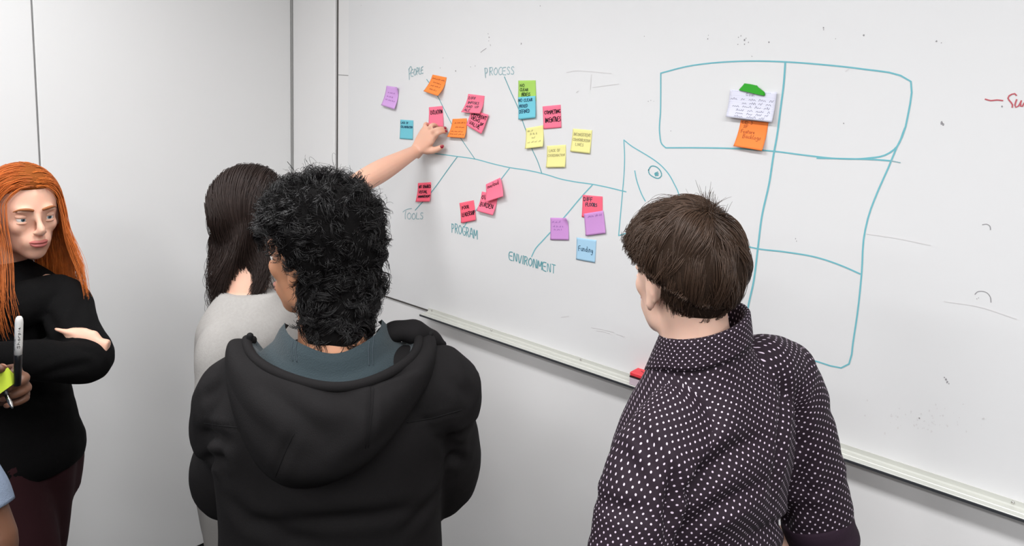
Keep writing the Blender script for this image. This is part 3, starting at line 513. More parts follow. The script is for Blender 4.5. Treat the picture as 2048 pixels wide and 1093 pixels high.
ex = wall(1259, 765, -0.045)[0]
er = bpy.data.objects.new('whiteboard_eraser', None); COL.objects.link(er); er.location = (ex, -0.0475, ztop - 0.0125)
tag(er, 'red topped whiteboard eraser with a white felt pad standing on the aluminium tray', 'eraser')
fm = mat('white_felt', (200, 182, 192), 0.95, 0.1, 0.5, 500); rm = mat('red_eraser_cover', (226, 62, 72), 0.5, 0.4, 0.1, 300)
add('felt_pad', box(0, 0.125, 0.001, 0.045, 0, 0.0215, 0.001), fm, er); add('dark_band', box(-0.0003, 0.1253, 0.0007, 0.0453, 0.0215, 0.0255), mat('black_band', (40, 16, 20), 0.7), er)
cov = add('cover', box(-0.0005, 0.1255, 0.0005, 0.0455, 0.0255, 0.0375, 0.0025), rm, er)
V, f = ribbon([[(.022, .026), (.034, .021), (.05, .0205), (.066, .026), (.082, .031), (.1, .033), (.118, .030)], [(.058, .012), (.072, .0115), (.088, .015), (.104, .0175), (.12, .016)], [(.07, .019), (.09, .0225), (.11, .024)], [(.03, .039), (.06, .041), (.1, .040)]], 0.0022, lambda q: np.stack([q[:, 0], q[:, 1], np.full(len(q), 0.0379)], 1))
link_mesh('printed_swoosh', V, f, M['ink'], cov, False)
#PEOPLE#
# ------------------------------------------------------------------ people
RIGHT, AWAY = nz([cr[0], cr[1], 0]), None
AWAY = np.array([-RIGHT[1], RIGHT[0], 0])
def heading(deg_left_of_away): 
    a = math.radians(deg_left_of_away); return AWAY * math.cos(a) - RIGHT * math.sin(a)
HL = 0.098
SK = np.array([.0765, .0955, .100])                     # skull half widths
def head_parts(c, Rm, female=False, nose=1.0):
    """skull, jaw, nose, lips, brow, cheeks and ears in head space (x right, y forward), placed by Rm and c"""
    k = 0.95 if female else 1.0
    def T(p): return np.asarray(p, float) * k
    out = []
    def b(cc, r, ax=None): out.append(ball(T(cc), np.asarray(r) * k, ax))
    b((0, -.008, .018), SK); b((0, .028, -.045), (.055, .054, .066)); b((0, .058, -.092), (.030, .028, .024)); b((0, .02, -.07), (.056, .050, .036)); b((0, .046, -.070), (.044, .040, .040))
    out.append(tube([T((0, .084, .016)), T((0, .096, -.008)), T((0, .108 * 1.0, -.030)), T((0, .098, -.038))], np.array([.0072, .0084, .0112, .008]) * k, 12, 12))
    for s in (-1, 1):
        b((s * .0115, .097, -.034), (.0078, .009, .0068)); b((s * .036, .060, -.022), (.021, .020, .022)); b((s * .026, .080, .023), (.024, .012, .0085))
        a = math.radians(18) * s; Re = np.array([[math.cos(a), -math.sin(a), 0], [math.sin(a), math.cos(a), 0], [0, 0, 1]])
        b((s * .079, -.006, -.010), (.0085, .019, .031), Re); b((s * .080, -.002, -.034), (.007, .010, .012))
        b((s * .020, .070, -.060), (.018, .018, .022))
    b((0, .091, -.0575), (.021, .0085, .0055)); b((0, .0895, -.0675), (.018, .009, .006)); b((0, .077, -.062), (.028, .016, .027))
    for p in out: p['V'] = p['V'] @ Rm.T + c
    return out
def head_rot(fwd, pitch=0.0, roll=0.0):
    """columns: right, forward, up of the head; pitch > 0 looks up"""
    f = nz([fwd[0], fwd[1], 0]); r = np.cross(f, [0, 0, 1]); u = np.array([0, 0, 1.0])
    p = math.radians(pitch); f2 = f * math.cos(p) + u * math.sin(p); u2 = np.cross(r, f2)
    q = math.radians(roll); r2 = r * math.cos(q) + u2 * math.sin(q); u3 = np.cross(r2, f2)
    return np.stack([r2, f2, u3], 1)
def rotv(v, axis, ang):
    axis = nz(axis); c, s = math.cos(ang), math.sin(ang); v = np.asarray(v, float)
    return v * c + np.cross(axis, v) * s + axis * (axis @ v) * (1 - c)
def hand_parts(wrist, d, pn, thumb, size=1.0, curl=(20, 20, 20, 20), spread=4, th=None, tips=None, thumb_tip=None):
    """palm, four fingers, thumb. d finger direction, pn out of the palm, thumb = direction of the thumb side. returns parts and nail seats"""
    d = nz(d); pn = nz(pn - d * (np.asarray(pn) @ d)); t = nz(np.asarray(thumb) - d * (thumb @ d) - pn * (thumb @ pn)); S = size
    out = []; nails = []
    C = [wrist - d * .02 * S, wrist + d * .005 * S, wrist + d * .035 * S, wrist + d * .07 * S, wrist + d * .092 * S, wrist + d * .1 * S]
    out.append(rings(np.array(C), np.repeat([t], 6, 0), np.repeat([pn], 6, 0), np.array([.027, .028, .037, .042, .040, .030]) * S, np.array([.020, .0195, .0165, .0145, .012, .007]) * S, 20, 2.5))
    out.append(ball(wrist + d * .035 * S + t * .024 * S + pn * .010 * S, np.array([.018, .018, .026]) * S))
    offs = (.0305, .0105, -.0095, -.0285); lens = (.073, .081, .075, .060); rad = (.0088, .0091, .0086, .0076); base = (.090, .094, .090, .082)
    for i in range(4):
        ang = math.radians(spread * (1.5 - i)); dd = nz(d * math.cos(ang) + t * math.sin(ang)); p = wrist + d * base[i] * S + t * offs[i] * S
        ax = np.cross(dd, pn); cu = curl[i] if hasattr(curl[i], '__len__') else (curl[i],) * 3
        pts = [p - dd * .018 * S, p]; cur = dd
        for seg, c_ in zip((.44, .31, .25), cu):
            cur = rotv(cur, ax, math.radians(c_)); pts.append(pts[-1] + cur * lens[i] * seg * S)
        r = rad[i] * S
        if tips is not None:                            # finger reaches for a given point, arched away from the palm side
            v = np.asarray(tips[i]) - p; dist = np.linalg.norm(v); Lf = lens[i] * S; h = .30 * math.sqrt(max(Lf ** 2 - min(dist, Lf * .995) ** 2, 0)) + .05 * Lf; dz_ = nz(-pn - nz(v) * (-pn @ nz(v)))
            pts = [p - d * .018 * S, p, p + v * .42 + dz_ * h, p + v * .74 + dz_ * h * .72, np.asarray(tips[i])]; cur = nz(pts[-1] - pts[-2])
        out.append(tube(pts, [r * 1.02, r * 1.1, r * 1.02, r * .92, r * .8], 20, 12))
        dors = nz(np.cross(cur, ax)) ; dors = dors if dors @ pn < 0 or True else -dors
        back = nz(np.cross(ax, cur)); back = -back if np.dot(np.cross(ax, cur), rotv(pn, ax, 0)) > 0 and abs(sum(cu)) < 60 else back
        # dorsal side: the palm normal carried round with the bend, reversed
        pnb = rotv(pn, ax, math.radians(sum(cu))) if tips is None else pn + d * .001; back = -nz(pnb - cur * (pnb @ cur))
        nails.append((pts[-1] - cur * .002 * S + back * r * .66, cur, back, r))
    b0 = wrist + d * .024 * S + t * .024 * S + pn * .006 * S
    if th is None: th = (nz(d * .62 + t * .70 + pn * .30), nz(d * .80 + t * .48 + pn * .35), nz(d * .92 + t * .22 + pn * .32))
    pts = [b0]
    for v, l in zip(th, (.045, .035, .027)): pts.append(pts[-1] + nz(v) * l * S)
    if thumb_tip is not None: v = np.asarray(thumb_tip) - b0; pts = [b0, b0 + v * .42 + t * .010 * S, b0 + v * .74 + t * .007 * S, np.asarray(thumb_tip)]; th = (v, v, pts[-1] - pts[-2])
    out.append(tube(pts, np.array([.0155, .0135, .0112, .0092]) * S, 18, 12))
    cur = nz(th[2]); back = nz(-pn - cur * (-pn @ cur)); back = nz(back + t * .35 - cur * ((back + t * .35) @ cur)); nails.append((pts[-1] - cur * .001 + back * .0066 * S, cur, back, .0098 * S))
    return out, nails
def nail_mesh(nl, k=0.9):
    c, cur, back, r = nl; R_ = np.stack([nz(np.cross(cur, back)), cur, back], 1); return ball(c, (r * .74 * k, r * 1.0 * k, r * .32), R_, 14, 9)

class Person:
    def __init__(s, base, fwd, label, H=1.75, female=False, skin='skin'):
        s.base = np.array([base[0], base[1], 0.0]); f = nz([fwd[0], fwd[1], 0]); s.f = f; s.r = np.cross(f, [0, 0, 1]); s.k = H / 1.75; s.fem = female
        s.th = math.atan2(-f[0], f[1]); s.label = label; s.skin = skin; s.parts = []
    def L(s, w):                                       # world -> own space
        v = np.asarray(w, float) - s.base; return np.array([v @ s.r, v @ s.f, v[2]])
    def D(s, w): w = np.asarray(w, float); return np.array([w @ s.r, w @ s.f, w[2]])
    def px(s, x, y, d): return s.L(at(x, y, d))
    def body(s, J, head_c, head_R, hands, voxel=0.0048, lean=(0, 0), drop=0.0, roll=0.0):
        k = s.k; s.J = J; s.lean = lean; fw = 0.92 if s.fem else 1.0
        z = np.array([.80, .86, .95, 1.05, 1.14, 1.25, 1.34, 1.40, 1.44, 1.47, 1.50]) * k
        z = z - drop * np.clip((z / k - 1.05) / .3, 0, 1)
        a = np.array([.10, .155, .168, .142 * fw, .135 * fw, .152 * fw, .165 * fw, .155 * fw, .120, .085, .058])
        b = np.array([.07, .100, .112, .098, .098, .108, .108, .096, .075, .062, .056])
        if s.fem: a[2] += .008
        C = np.stack([lean[0] * (z / k - .9), lean[1] * (z / k - .9) + np.interp(z / k, [.8, 1.05, 1.3, 1.5], [-.005, .01, -.012, -.02]), z], 1)
        parts = [rings(C, np.repeat([[1, 0, 0]], 11, 0), np.repeat([[0, 1, 0]], 11, 0), a, b, 28, 2.3)]
        nb = C[-2]; nr = .050 if s.fem else .059
        chin_back = head_c + head_R @ np.array([0, -.018, -.05])
        parts.append(tube([nb - [0, 0, .05], nb + [0, 0, .01], (nb + chin_back) / 2, chin_back], [nr * 1.25, nr * 1.1, nr, nr], 16, 20))
        parts += head_parts(head_c, head_R, s.fem)
        q = .86 if s.fem else 1.0
        for sd in ('L', 'R'):
            sh, el, wr = J['sh' + sd], J['el' + sd], J['wr' + sd]; sx = -1 if sd == 'L' else 1
            parts.append(tube([C[7] * [1, 1, 1] + [sx * .06, 0, 0], sh], [.075 * q, .058 * q], 10, 18))
            parts.append(tube([sh, sh * .55 + el * .45, el], np.array([.055, .047, .041]) * q, 16, 18))
            parts.append(tube([el, el * .7 + wr * .3, wr], np.array([.041, .044, .027]) * q, 16, 18, flat=[1, 1, .85], up=J.get('up' + sd, (0, 0, 1))))
            hp = .09
            hip, kn, an = np.array([sx * hp, 0, .90 * k]), np.array([sx * .095, .01, .49 * k]), np.array([sx * .10, -.015, .08 * k])
            hip, kn, an = J.get('hip' + sd, hip), J.get('kn' + sd, kn), J.get('an' + sd, an)
            parts.append(tube([hip, hip * .5 + kn * .5, kn], np.array([.076, .066, .048]), 14, 20)); parts.append(tube([kn, kn * .68 + an * .32, an], [.047, .049, .033], 14, 18))
            parts.append(tube([an + [0, -.03, -.03], an + [0, .06, -.04], an + [0, .16, -.055]], [.036, .036, .022], 12, 14, flat=.8))
        s.nails = []
        for h in hands:
            hp_, nl = hand_parts(*h[0], **h[1]); parts += hp_; s.nails.append(nl)
        V, Q = fuse(parts, voxel, 3)
        s.roll = roll; V = s.shear(V)
        hd = (V - head_c) @ head_R; msk = (np.linalg.norm(hd * [1, 1, .8], axis=1) < .118) & (hd[:, 2] > -.125); ear = (np.abs(hd[:, 0]) > .066 * (.95 if s.fem else 1)) & (hd[:, 1] < .03)
        wt = msk * np.where(ear, 0., 1.) * np.clip(1 - .55 * np.exp(-(hd[:, 0] / .016) ** 2) * (hd[:, 1] > .07), 0, 1)
        for _ in range(int(9 * (.0048 / voxel) ** 1.5)):
            S_ = np.zeros_like(V); c_ = np.zeros(len(V))
            for a_, b_ in ((0, 1), (1, 2), (2, 3), (3, 0)):
                np.add.at(S_, Q[:, a_], V[Q[:, b_]]); np.add.at(c_, Q[:, a_], 1); np.add.at(S_, Q[:, b_], V[Q[:, a_]]); np.add.at(c_, Q[:, b_], 1)
            V = V + (S_ / c_[:, None] - V) * .5 * wt[:, None]
        o = link_mesh('person', V, [Q], M[s.skin], None, True); o.location = s.base; o.rotation_euler = (0, 0, s.th)
        tag(o, s.label, 'person'); s.o = o; s.C, s.z, s.a, s.b = C, z, a, b; s.hc, s.hR = head_c, head_R
        return o
    def shear(s, V):                                   # one shoulder carried lower than the other
        V = V.copy(); V[:, 2] += s.roll * V[:, 0] * np.interp(V[:, 2], [1.0, 1.34, 1.47, 1.56], [0, 1, 1, 0]); return V
    def face(s, iris=(70, 48, 30), brow=(60, 40, 30), lips=(170, 90, 88)):
        k = .95 if s.fem else 1.0; W_ = lambda p: s.hc + s.hR @ (np.array(p) * k)
        for sx in (-1, 1):
            e = add('eye', [ball(W_((sx * .031, .0688, .000)), .0125 * k)], M['eye_white'], s.o, True)
            add('iris', [ball(W_((sx * .031, .0791, .000)), np.array([.0056, .0026, .0056]) * k, s.hR)], mat('iris', iris, .2), e, True)
            add('pupil', [ball(W_((sx * .031, .0806, .000)), np.array([.0026, .0018, .0026]) * k, s.hR)], M['pupil'], e, True)
            add('eyelid', [ball(W_((sx * .031, .0692, .0068)), np.array([.0150, .0142, .0080]) * k, s.hR), ball(W_((sx * .031, .0690, -.0094)), np.array([.0142, .0134, .0056]) * k, s.hR)], M[s.skin], s.o, True)
            pts = [W_((sx * x, y, z)) for x, y, z in ((.012, .0915, .0245), (.026, .0925, .0285), (.040, .084, .0275), (.050, .072, .0215))]
            add('eyebrow', [tube(pts, np.array([.0032, .0038, .003, .0015]) * k, 14, 8)], mat('brow_hair', brow, .8), s.o, True)
        add('lips', [tube([W_((-.023, .083, -.0615)), W_((-.012, .0965, -.0585)), W_((0, .1, -.0592)), W_((.012, .0965, -.0585)), W_((.023, .083, -.0615))], np.array([.0015, .0045, .0042, .0045, .0015]) * k, 16, 8),
                     tube([W_((-.022, .083, -.0625)), W_((-.010, .0955, -.0675)), W_((.010, .0955, -.0675)), W_((.022, .083, -.0625))], np.array([.0015, .0052, .0052, .0015]) * k, 16, 8)], mat('lip', lips, .45), s.o, True)
    def garment(s, zs, a, b, sleeves, voxel=.0065, cy=0.0, seg=72, sq=2.4, fold=(), noise=.0022, nscale=26, uv=False, extra=(), seed=3, smooth=4):
        """body of cloth as ring loft plus sleeves; zs are heights in metres"""
        n = 60; zz = np.linspace(zs[0], zs[-1], n); aa, bb = cr_interp(zz, zs, a), cr_interp(zz, zs, b)
        k = s.k; c = np.broadcast_to(cy, len(zs)).astype(float); cc = cr_interp(zz, zs, c)
        C = np.stack([s.lean[0] * (zz / k - .9), s.lean[1] * (zz / k - .9) + cc, zz], 1)
        parts = [rings(C, np.repeat([[1, 0, 0]], n, 0), np.repeat([[0, 1, 0]], n, 0), aa, bb, seg, sq, math.pi / 2)] + list(sleeves) + list(extra)
        V, Q = fuse(parts, voxel, smooth)
        if fold: V = folds(V, Q, fold)
        if noise: V = V + normals(V, Q) * (noise * wav(V, nscale, seed) + noise * .5 * wav(V, nscale * 2.6, seed + 1))[:, None]
        return V, Q, (xfer_uv(V, Q, parts[:1 + len(sleeves)]) if uv else None)
    def trousers(s, m, r=1.18, top=1.0, voxel=.010, name='trousers'):
        k = s.k; parts = [rings(np.array([[0, 0, .80], [0, 0, .90], [0, 0, top]]) * [1, 1, k], np.repeat([[1, 0, 0]], 3, 0), np.repeat([[0, 1, 0]], 3, 0), np.array([.168, .184, .168]), np.array([.118, .128, .112]), 28, 2.3)]
        for sd, sx in (('L', -1), ('R', 1)):
            hip = s.J.get('hip' + sd, np.array([sx * .09, 0, .90 * k])); kn = s.J.get('kn' + sd, np.array([sx * .095, .01, .49 * k])); an = s.J.get('an' + sd, np.array([sx * .10, -.015, .08 * k]))
            parts.append(tube([hip, hip * .5 + kn * .5, kn, kn * .6 + an * .4, an + [0, 0, -.02]], np.array([.088, .078, .060, .062, .052]) * r, 26, 24))
        V, Q = fuse(parts, voxel, 4); V = V + normals(V, Q) * (.002 * wav(V, 22, 5))[:, None]
        return link_mesh(name, V, [Q], m, s.o, True)
    def shoes(s, m):
        for sd, sx in (('L', -1), ('R', 1)):
            an = s.J.get('an' + sd, np.array([sx * .10, -.015, .08 * s.k]))
            add('shoe', [tube([[an[0], an[1] - .05, .045], [an[0], an[1] + .03, .05], [an[0], an[1] + .12, .04], [an[0], an[1] + .20, .032]], [.043, .048, .045, .028], 16, 18, flat=.92)], m, s.o, True)

for nme, c, ss in (('skin', (226, 184, 166), .25), ('skin_pale', (228, 188, 168), .25), ('skin_tan', (186, 132, 100), .2), ('skin_dark', (106, 72, 54), .12), ('skin_fair', (224, 176, 152), .25)):
    M[nme] = mat(nme, c, .5, .4, .06, 260, vary=.05, vscale=18, sss=ss)
M['eye_white'] = mat('eye_white', (232, 228, 222), .2); M['pupil'] = mat('pupil', (8, 8, 8), .1); M['polish'] = mat('red_nail_polish', (150, 22, 48), .25, .6); M['nail'] = mat('bare_nail', (170, 120, 98), .35, .5)
M['gold'] = mat('ring_metal', (200, 170, 120), .25, metal=1.0)

# ---------------- hair
def ell(q, off, hc, hR, k=1.0):
    """skull direction q (n,3) in head space -> point off metres above the scalp"""
    p = np.asarray(q) * SK + np.array([0, -.008, .018]); g = q / SK; g = g / np.linalg.norm(g, axis=-1, keepdims=True)
    return ((p + g * np.asarray(off)[..., None]) * k) @ hR.T + hc
def hairline(q, nape=-.62, ear=-.12, front=.50):
    ph = np.degrees(np.arctan2(np.abs(q[..., 0]), q[..., 1])); return np.interp(ph, [0, 35, 62, 78, 98, 108, 122, 180], [front, front - .02, front - .18, front - .45, ear, ear - .14, nape + .12, nape])
def scalp_dirs(n, r, **k):
    q = r.normal(size=(n * 4, 3)); q /= np.linalg.norm(q, axis=1)[:, None]; q = q[q[:, 2] > hairline(q, **k)]; return q[:n]
def cap(s, m, thick, lump=0.0, seed=1, k=1.0, name='hair', lscale=5.0, **hk):
    th = np.linspace(0, np.pi, 60); ph = np.linspace(0, 2 * np.pi, 96, endpoint=False); T_, Ph = np.meshgrid(th[1:-1], ph, indexing='ij')
    q = np.stack([np.sin(T_) * np.cos(Ph), np.sin(T_) * np.sin(Ph), np.cos(T_)], -1).reshape(-1, 3); q = np.concatenate([q, [[0, 0, 1], [0, 0, -1]]])
    e = np.clip((q[:, 2] - hairline(q, **hk)) / .16, -1, 1); t = thick(q) if callable(thick) else np.full(len(q), thick)
    off = np.where(e > 0, .001 + (t + lump * wav(q, lscale, seed, 12)) * np.clip(e, 0, 1) ** .7, -.012 + .013 * (1 + np.clip(e * 4, -1, 0)))
    V = ell(q, off, s.hc, s.hR, k); b = ball((0, 0, 0), 1, None, 96, 60)
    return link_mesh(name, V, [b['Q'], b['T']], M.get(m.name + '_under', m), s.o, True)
def walk(q0, tang, n, ds):
    """walk over the unit skull from q0 along a tangent field -> (m,n,3) directions"""
    q = q0.copy(); out = [q.copy()]
    for i in range(n - 1):
        t = tang(q, i); t = t - q * (t * q).sum(1, keepdims=True); t /= np.maximum(np.linalg.norm(t, axis=1), 1e-6)[:, None]
        q = q + t * (ds[:, None] if hasattr(ds, '__len__') else ds); q /= np.linalg.norm(q, axis=1)[:, None]; out.append(q.copy())
    return np.stack(out, 1)
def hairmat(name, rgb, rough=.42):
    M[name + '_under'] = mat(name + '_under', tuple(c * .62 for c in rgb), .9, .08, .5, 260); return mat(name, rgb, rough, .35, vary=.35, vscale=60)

def on_surface(V, Q, person, pxs, lift=0.0):
    """photo pixels -> points on the mesh, found along the view rays (own space of the person)"""
    bv = BVHTree.FromPolygons([tuple(v) for v in V], [tuple(q) for q in Q]); o = person.L(CAM); out = []
    for x, y in pxs:
        d = nz(person.D(ray((x, y)))); h = bv.ray_cast(Vector(o), Vector(d))
        if h[0] is not None: out.append(np.array(h[0]) - d * lift)
    return out
def px_folds(V, Q, person, lst):
    F_ = []
    for pxs, amp, w in lst:
        d = []
        for a, b in zip(pxs[:-1], pxs[1:]):
            for t in np.linspace(0, 1, 5)[:-1]: d.append((a[0] + (b[0] - a[0]) * t, a[1] + (b[1] - a[1]) * t))
        d.append(pxs[-1]); p = on_surface(V, Q, person, d)
        if len(p) > 2: F_.append((p, amp, w))
    return folds(V, Q, F_)
def piping(name, V, Q, person, pxs, r, m, parent, lift=0.0005):
    d = []
    for a, b in zip(pxs[:-1], pxs[1:]):
        for t in np.linspace(0, 1, 6)[:-1]: d.append((a[0] + (b[0] - a[0]) * t, a[1] + (b[1] - a[1]) * t))
    d.append(pxs[-1]); p = on_surface(V, Q, person, d, lift)
    if len(p) > 3: return add(name, [tube(p, np.full(len(p), r), len(p) * 2, 6, round_ends=False)], m, parent, True)

# ================= 1. man in the black hooded jacket
M['jacket'] = mat('black_softshell', (24, 22.5, 23), .85, .12, .25, 500); M['fleece'] = mat('slate_fleece', (46, 56, 60), .95, .1, .7, 420, sheen=.15); M['seam'] = mat('jacket_seam', (16, 15, 16), .8, .2)
M['jeans'] = mat('dark_jeans', (36, 40, 52), .85, .2, .3, 300); M['black_shoe'] = mat('black_shoe', (22, 22, 22), .5)
p1 = Person(at(668, 700, 1.39), heading(13), 'person with curly black hair in a black hooded jacket, seen from behind', 1.74, skin='skin_tan')
J1 = dict(shL=p1.px(486, 792, 1.40), shR=p1.px(862, 780, 1.40), elL=p1.px(470, 968, 1.54), elR=p1.px(884, 955, 1.54))
J1['wrL'] = np.array([.06, .27, 1.10]); J1['wrR'] = np.array([-.08, .24, 1.13])
hc1 = p1.px(636, 508, 1.42); hR1 = head_rot(p1.D(heading(66)), -6)
hands1 = [((J1['wrL'] + [.02, .0, .0], np.array([1., .1, .05]), np.array([0., -1., 0.]), np.array([0, 0, 1.])), dict(curl=(25, 25, 25, 25))),
          ((J1['wrR'] + [-.02, .0, .0], np.array([-1., .1, .05]), np.array([0., -1., 0.]), np.array([0, 0, 1.])), dict(curl=(25, 25, 25, 25)))]
p1.body(J1, hc1, hR1, hands1, .0055, drop=.045); p1.face(brow=(20, 16, 15), lips=(150, 96, 82))
p1.trousers(M['jeans']); p1.shoes(M['black_shoe'])
def sleeve(J, sd, r, n=34, seg=36, wob=None, start=.62, up=(0, 0, 1), cut=1.0, tuck=.05, sq=2.0):
    sh, el, wr = J['sh' + sd], J['el' + sd], J['wr' + sd]; sx = -1 if sd == 'L' else 1
    inner = sh + np.array([-sx * tuck * 1.6, 0, .002]); wr2 = el + (wr - el) * cut
    return tube([inner, sh, sh * .5 + el * .5, el, el * .45 + wr2 * .55, wr2], r, n, seg, wob=wob, up=up, t0=math.pi / 2, sq=sq)
w1 = lambda t: .075 * np.sin(t * 30) * np.clip(np.sin(np.pi * t), 0, 1) + .035 * np.sin(t * 47 + 1)
V, Q, _ = p1.garment([.84, .90, 1.0, 1.12, 1.24, 1.32, 1.36, 1.388, 1.408, 1.424, 1.436],
                     [.198, .205, .205, .200, .205, .205, .190, .160, .130, .105, .088], [.135, .140, .138, .138, .146, .142, .126, .110, .100, .092, .085],
                     [sleeve(J1, 'L', [.080, .080, .076, .074, .064, .052], wob=w1), sleeve(J1, 'R', [.080, .080, .076, .074, .064, .052], wob=lambda t: w1(t + .13))], cy=[0, 0, 0, 0, -.008, -.012, -.014, -.016, -.018, -.018, -.018], seed=11)
V = px_folds(V, Q, p1, [([(405, 846), (440, 852), (478, 856)], -.0025, .004), ([(812, 846), (870, 836), (926, 820)], -.0025, .004), ([(500, 1046), (620, 1042), (740, 1034), (860, 1012)], -.005, .014), ([(446, 990), (500, 1040), (580, 1075), (640, 1085)], -.006, .016), ([(884, 975), (850, 1020), (800, 1070)], -.005, .014),
                        ([(452, 960), (440, 930), (445, 880)], -.007, .012), ([(893, 960), (905, 905), (895, 850)], -.007, .012), ([(400, 868), (430, 872), (462, 885)], -.009, .012), ([(404, 925), (430, 915), (455, 925)], -.007, .010), ([(950, 850), (925, 865), (895, 880)], -.008, .011), ([(930, 925), (910, 915), (890, 925)], -.008, .010), ([(395, 800), (425, 785), (445, 760)], -.005, .012), ([(945, 800), (920, 775), (905, 750)], -.005, .012), ([(520, 1000), (640, 1005), (770, 985)], .004, .03)])
jk = link_mesh('jacket', V, [Q], M['jacket'], p1.o, True)
for nm, pl in (('yoke_seam', [(408, 847), (440, 852), (476, 856)]), ('yoke_seam', [(814, 846), (870, 836), (924, 820)])): piping(nm, V, Q, p1, pl, .0011, M['seam'], jk)
# hood: outer shell hanging on the back, rolled rim, fleece lining rising to the neck
nu_, nv_ = 73, 34; U_, V_ = np.meshgrid(np.linspace(-1, 1, nu_), np.linspace(0, 1, nv_)); ph_ = np.radians(U_ * 112)
def hood_rim(ph):
    s2, c2 = np.sin(ph), np.cos(ph); r = .150 + .0 * c2
    return np.stack([.148 * s2 + .012 * c2, -.012 - .160 * np.clip(c2, -1, 1) * np.where(c2 > 0, 1, .45), 1.440 + .018 * (1 - np.clip(c2, 0, 1)) ** 1.2 - .010 * np.clip(c2, 0, 1) ** 8 + np.where(c2 < 0, .03 * c2, 0)], -1)
rim = hood_rim(ph_); sn, cs = np.sin(ph_), np.cos(ph_)
wv = cr_interp(V_.ravel(), [0, .25, .5, .75, 1], [.148, .176, .182, .176, .165]).reshape(V_.shape); dv_ = cr_interp(V_.ravel(), [0, .2, .5, .8, 1], [.160, .196, .208, .196, .150]).reshape(V_.shape)
zb_ = 1.255 + .146 * np.abs(sn) ** 2.4 + np.where(cs < 0, .0, 0)
X_ = wv * sn + .012 * cs * (1 - V_) - .040 * cs * V_ ** 2; Y_ = -.012 - dv_ * np.where(cs > 0, cs, cs * .45); Z_ = rim[..., 2] + (zb_ - rim[..., 2]) * V_ + .012 * np.sin(np.pi * np.clip(V_ * 2.2, 0, 1)) * (V_ < .46)
Vh = np.stack([X_, Y_, Z_], -1).reshape(-1, 3) * [1, 1, 1]; i, j = np.meshgrid(np.arange(nv_ - 1), np.arange(nu_ - 1), indexing='ij'); Qh = np.stack([i * nu_ + j, i * nu_ + j + 1, (i + 1) * nu_ + j + 1, (i + 1) * nu_ + j], -1).reshape(-1, 4)[:, ::-1]
def subdiv(V, Q, nu, nv):     # twice finer grid by smooth interpolation
    G_ = V.reshape(nv, nu, 3); g2 = cr_interp(np.linspace(0, nv - 1, 2 * nv - 1), np.arange(nv), G_.reshape(nv, -1)).reshape(2 * nv - 1, nu, 3).transpose(1, 0, 2)
    g3 = cr_interp(np.linspace(0, nu - 1, 2 * nu - 1), np.arange(nu), g2.reshape(nu, -1)).reshape(2 * nu - 1, 2 * nv - 1, 3).transpose(1, 0, 2); n2, m2 = 2 * nu - 1, 2 * nv - 1
    i, j = np.meshgrid(np.arange(m2 - 1), np.arange(n2 - 1), indexing='ij'); return g3.reshape(-1, 3), np.stack([i * n2 + j, i * n2 + j + 1, (i + 1) * n2 + j + 1, (i + 1) * n2 + j], -1).reshape(-1, 4)
Vh, Qh = subdiv(Vh, Qh, nu_, nv_)
if (normals(Vh, Qh)[len(Vh) // 2] @ np.array([0, -1, 0])) < 0: Qh = Qh[:, ::-1]
Vh = px_folds(Vh, Qh, p1, [([(500, 755), (545, 785), (590, 825), (655, 885)], -.007, .016), ([(620, 760), (680, 790), (740, 830)], -.004, .016), ([(590, 860), (570, 905), (552, 950)], -.004, .008), ([(746, 755), (744, 820), (738, 890)], -.003, .006), ([(520, 720), (600, 755), (720, 772), (840, 735)], -.004, .006), ([(640, 930), (720, 880), (800, 800)], .005, .02)])
Vh += normals(Vh, Qh) * (.0025 * wav(Vh, 24, 9))[:, None]
hood = link_mesh('hood', Vh, [Qh], M['jacket'], p1.o, True); hood.modifiers.new('t', 'SOLIDIFY').thickness = .004
for pl in ([(748, 752), (745, 820), (737, 896)], [(742, 752), (739, 820), (731, 898)], [(588, 868), (568, 910), (550, 955)]): piping('hood_seam', Vh, Qh, p1, pl, .0006, M['seam'], hood)
rp = hood_rim(np.radians(np.linspace(-112, 112, 60))); add('hood_hem', [tube(rp, np.full(60, .0085), 120, 12, round_ends=True)], M['jacket'], hood, True)
nl_ = 20; U2, V2 = np.meshgrid(np.linspace(-1, 1, nu_), np.linspace(0, 1, nl_)); ph2 = np.radians(U2 * 112); rim2 = hood_rim(ph2); s2_, c2_ = np.sin(ph2), np.cos(ph2)
rx = np.interp(V2, [0, .3, .55, 1], [.148, .128, .104, .084]); ry = np.interp(V2, [0, .3, .55, 1], [.160, .132, .106, .084]); rz = np.interp(V2, [0, .3, .55, .8, 1], [0, -.020, .004, .030, .044])
Vl = np.stack([rx * s2_, -.012 - ry * np.where(c2_ > 0, c2_, c2_ * .6), rim2[..., 2] + rz - .016 * V2], -1).reshape(-1, 3); i, j = np.meshgrid(np.arange(nl_ - 1), np.arange(nu_ - 1), indexing='ij'); Ql = np.stack([i * nu_ + j, i * nu_ + j + 1, (i + 1) * nu_ + j + 1, (i + 1) * nu_ + j], -1).reshape(-1, 4)
Vl, Ql = subdiv(Vl, Ql, nu_, nl_); Vl += normals(Vl, Ql) * (.002 * wav(Vl, 30, 4))[:, None]
lin = link_mesh('hood_lining', Vl, [Ql], M['fleece'], hood, True); lin['label'] = 'slate grey fleece lining of the hood'
for pl in ([(588, 672), (583, 700), (586, 722)], [(596, 672), (591, 700), (594, 724)], [(740, 672), (737, 700), (738, 732)], [(748, 672), (745, 700), (746, 731)]): piping('lining_seam', Vl, Ql, p1, pl, .0010, mat('slate_seam', (44, 54, 60), .9), lin)
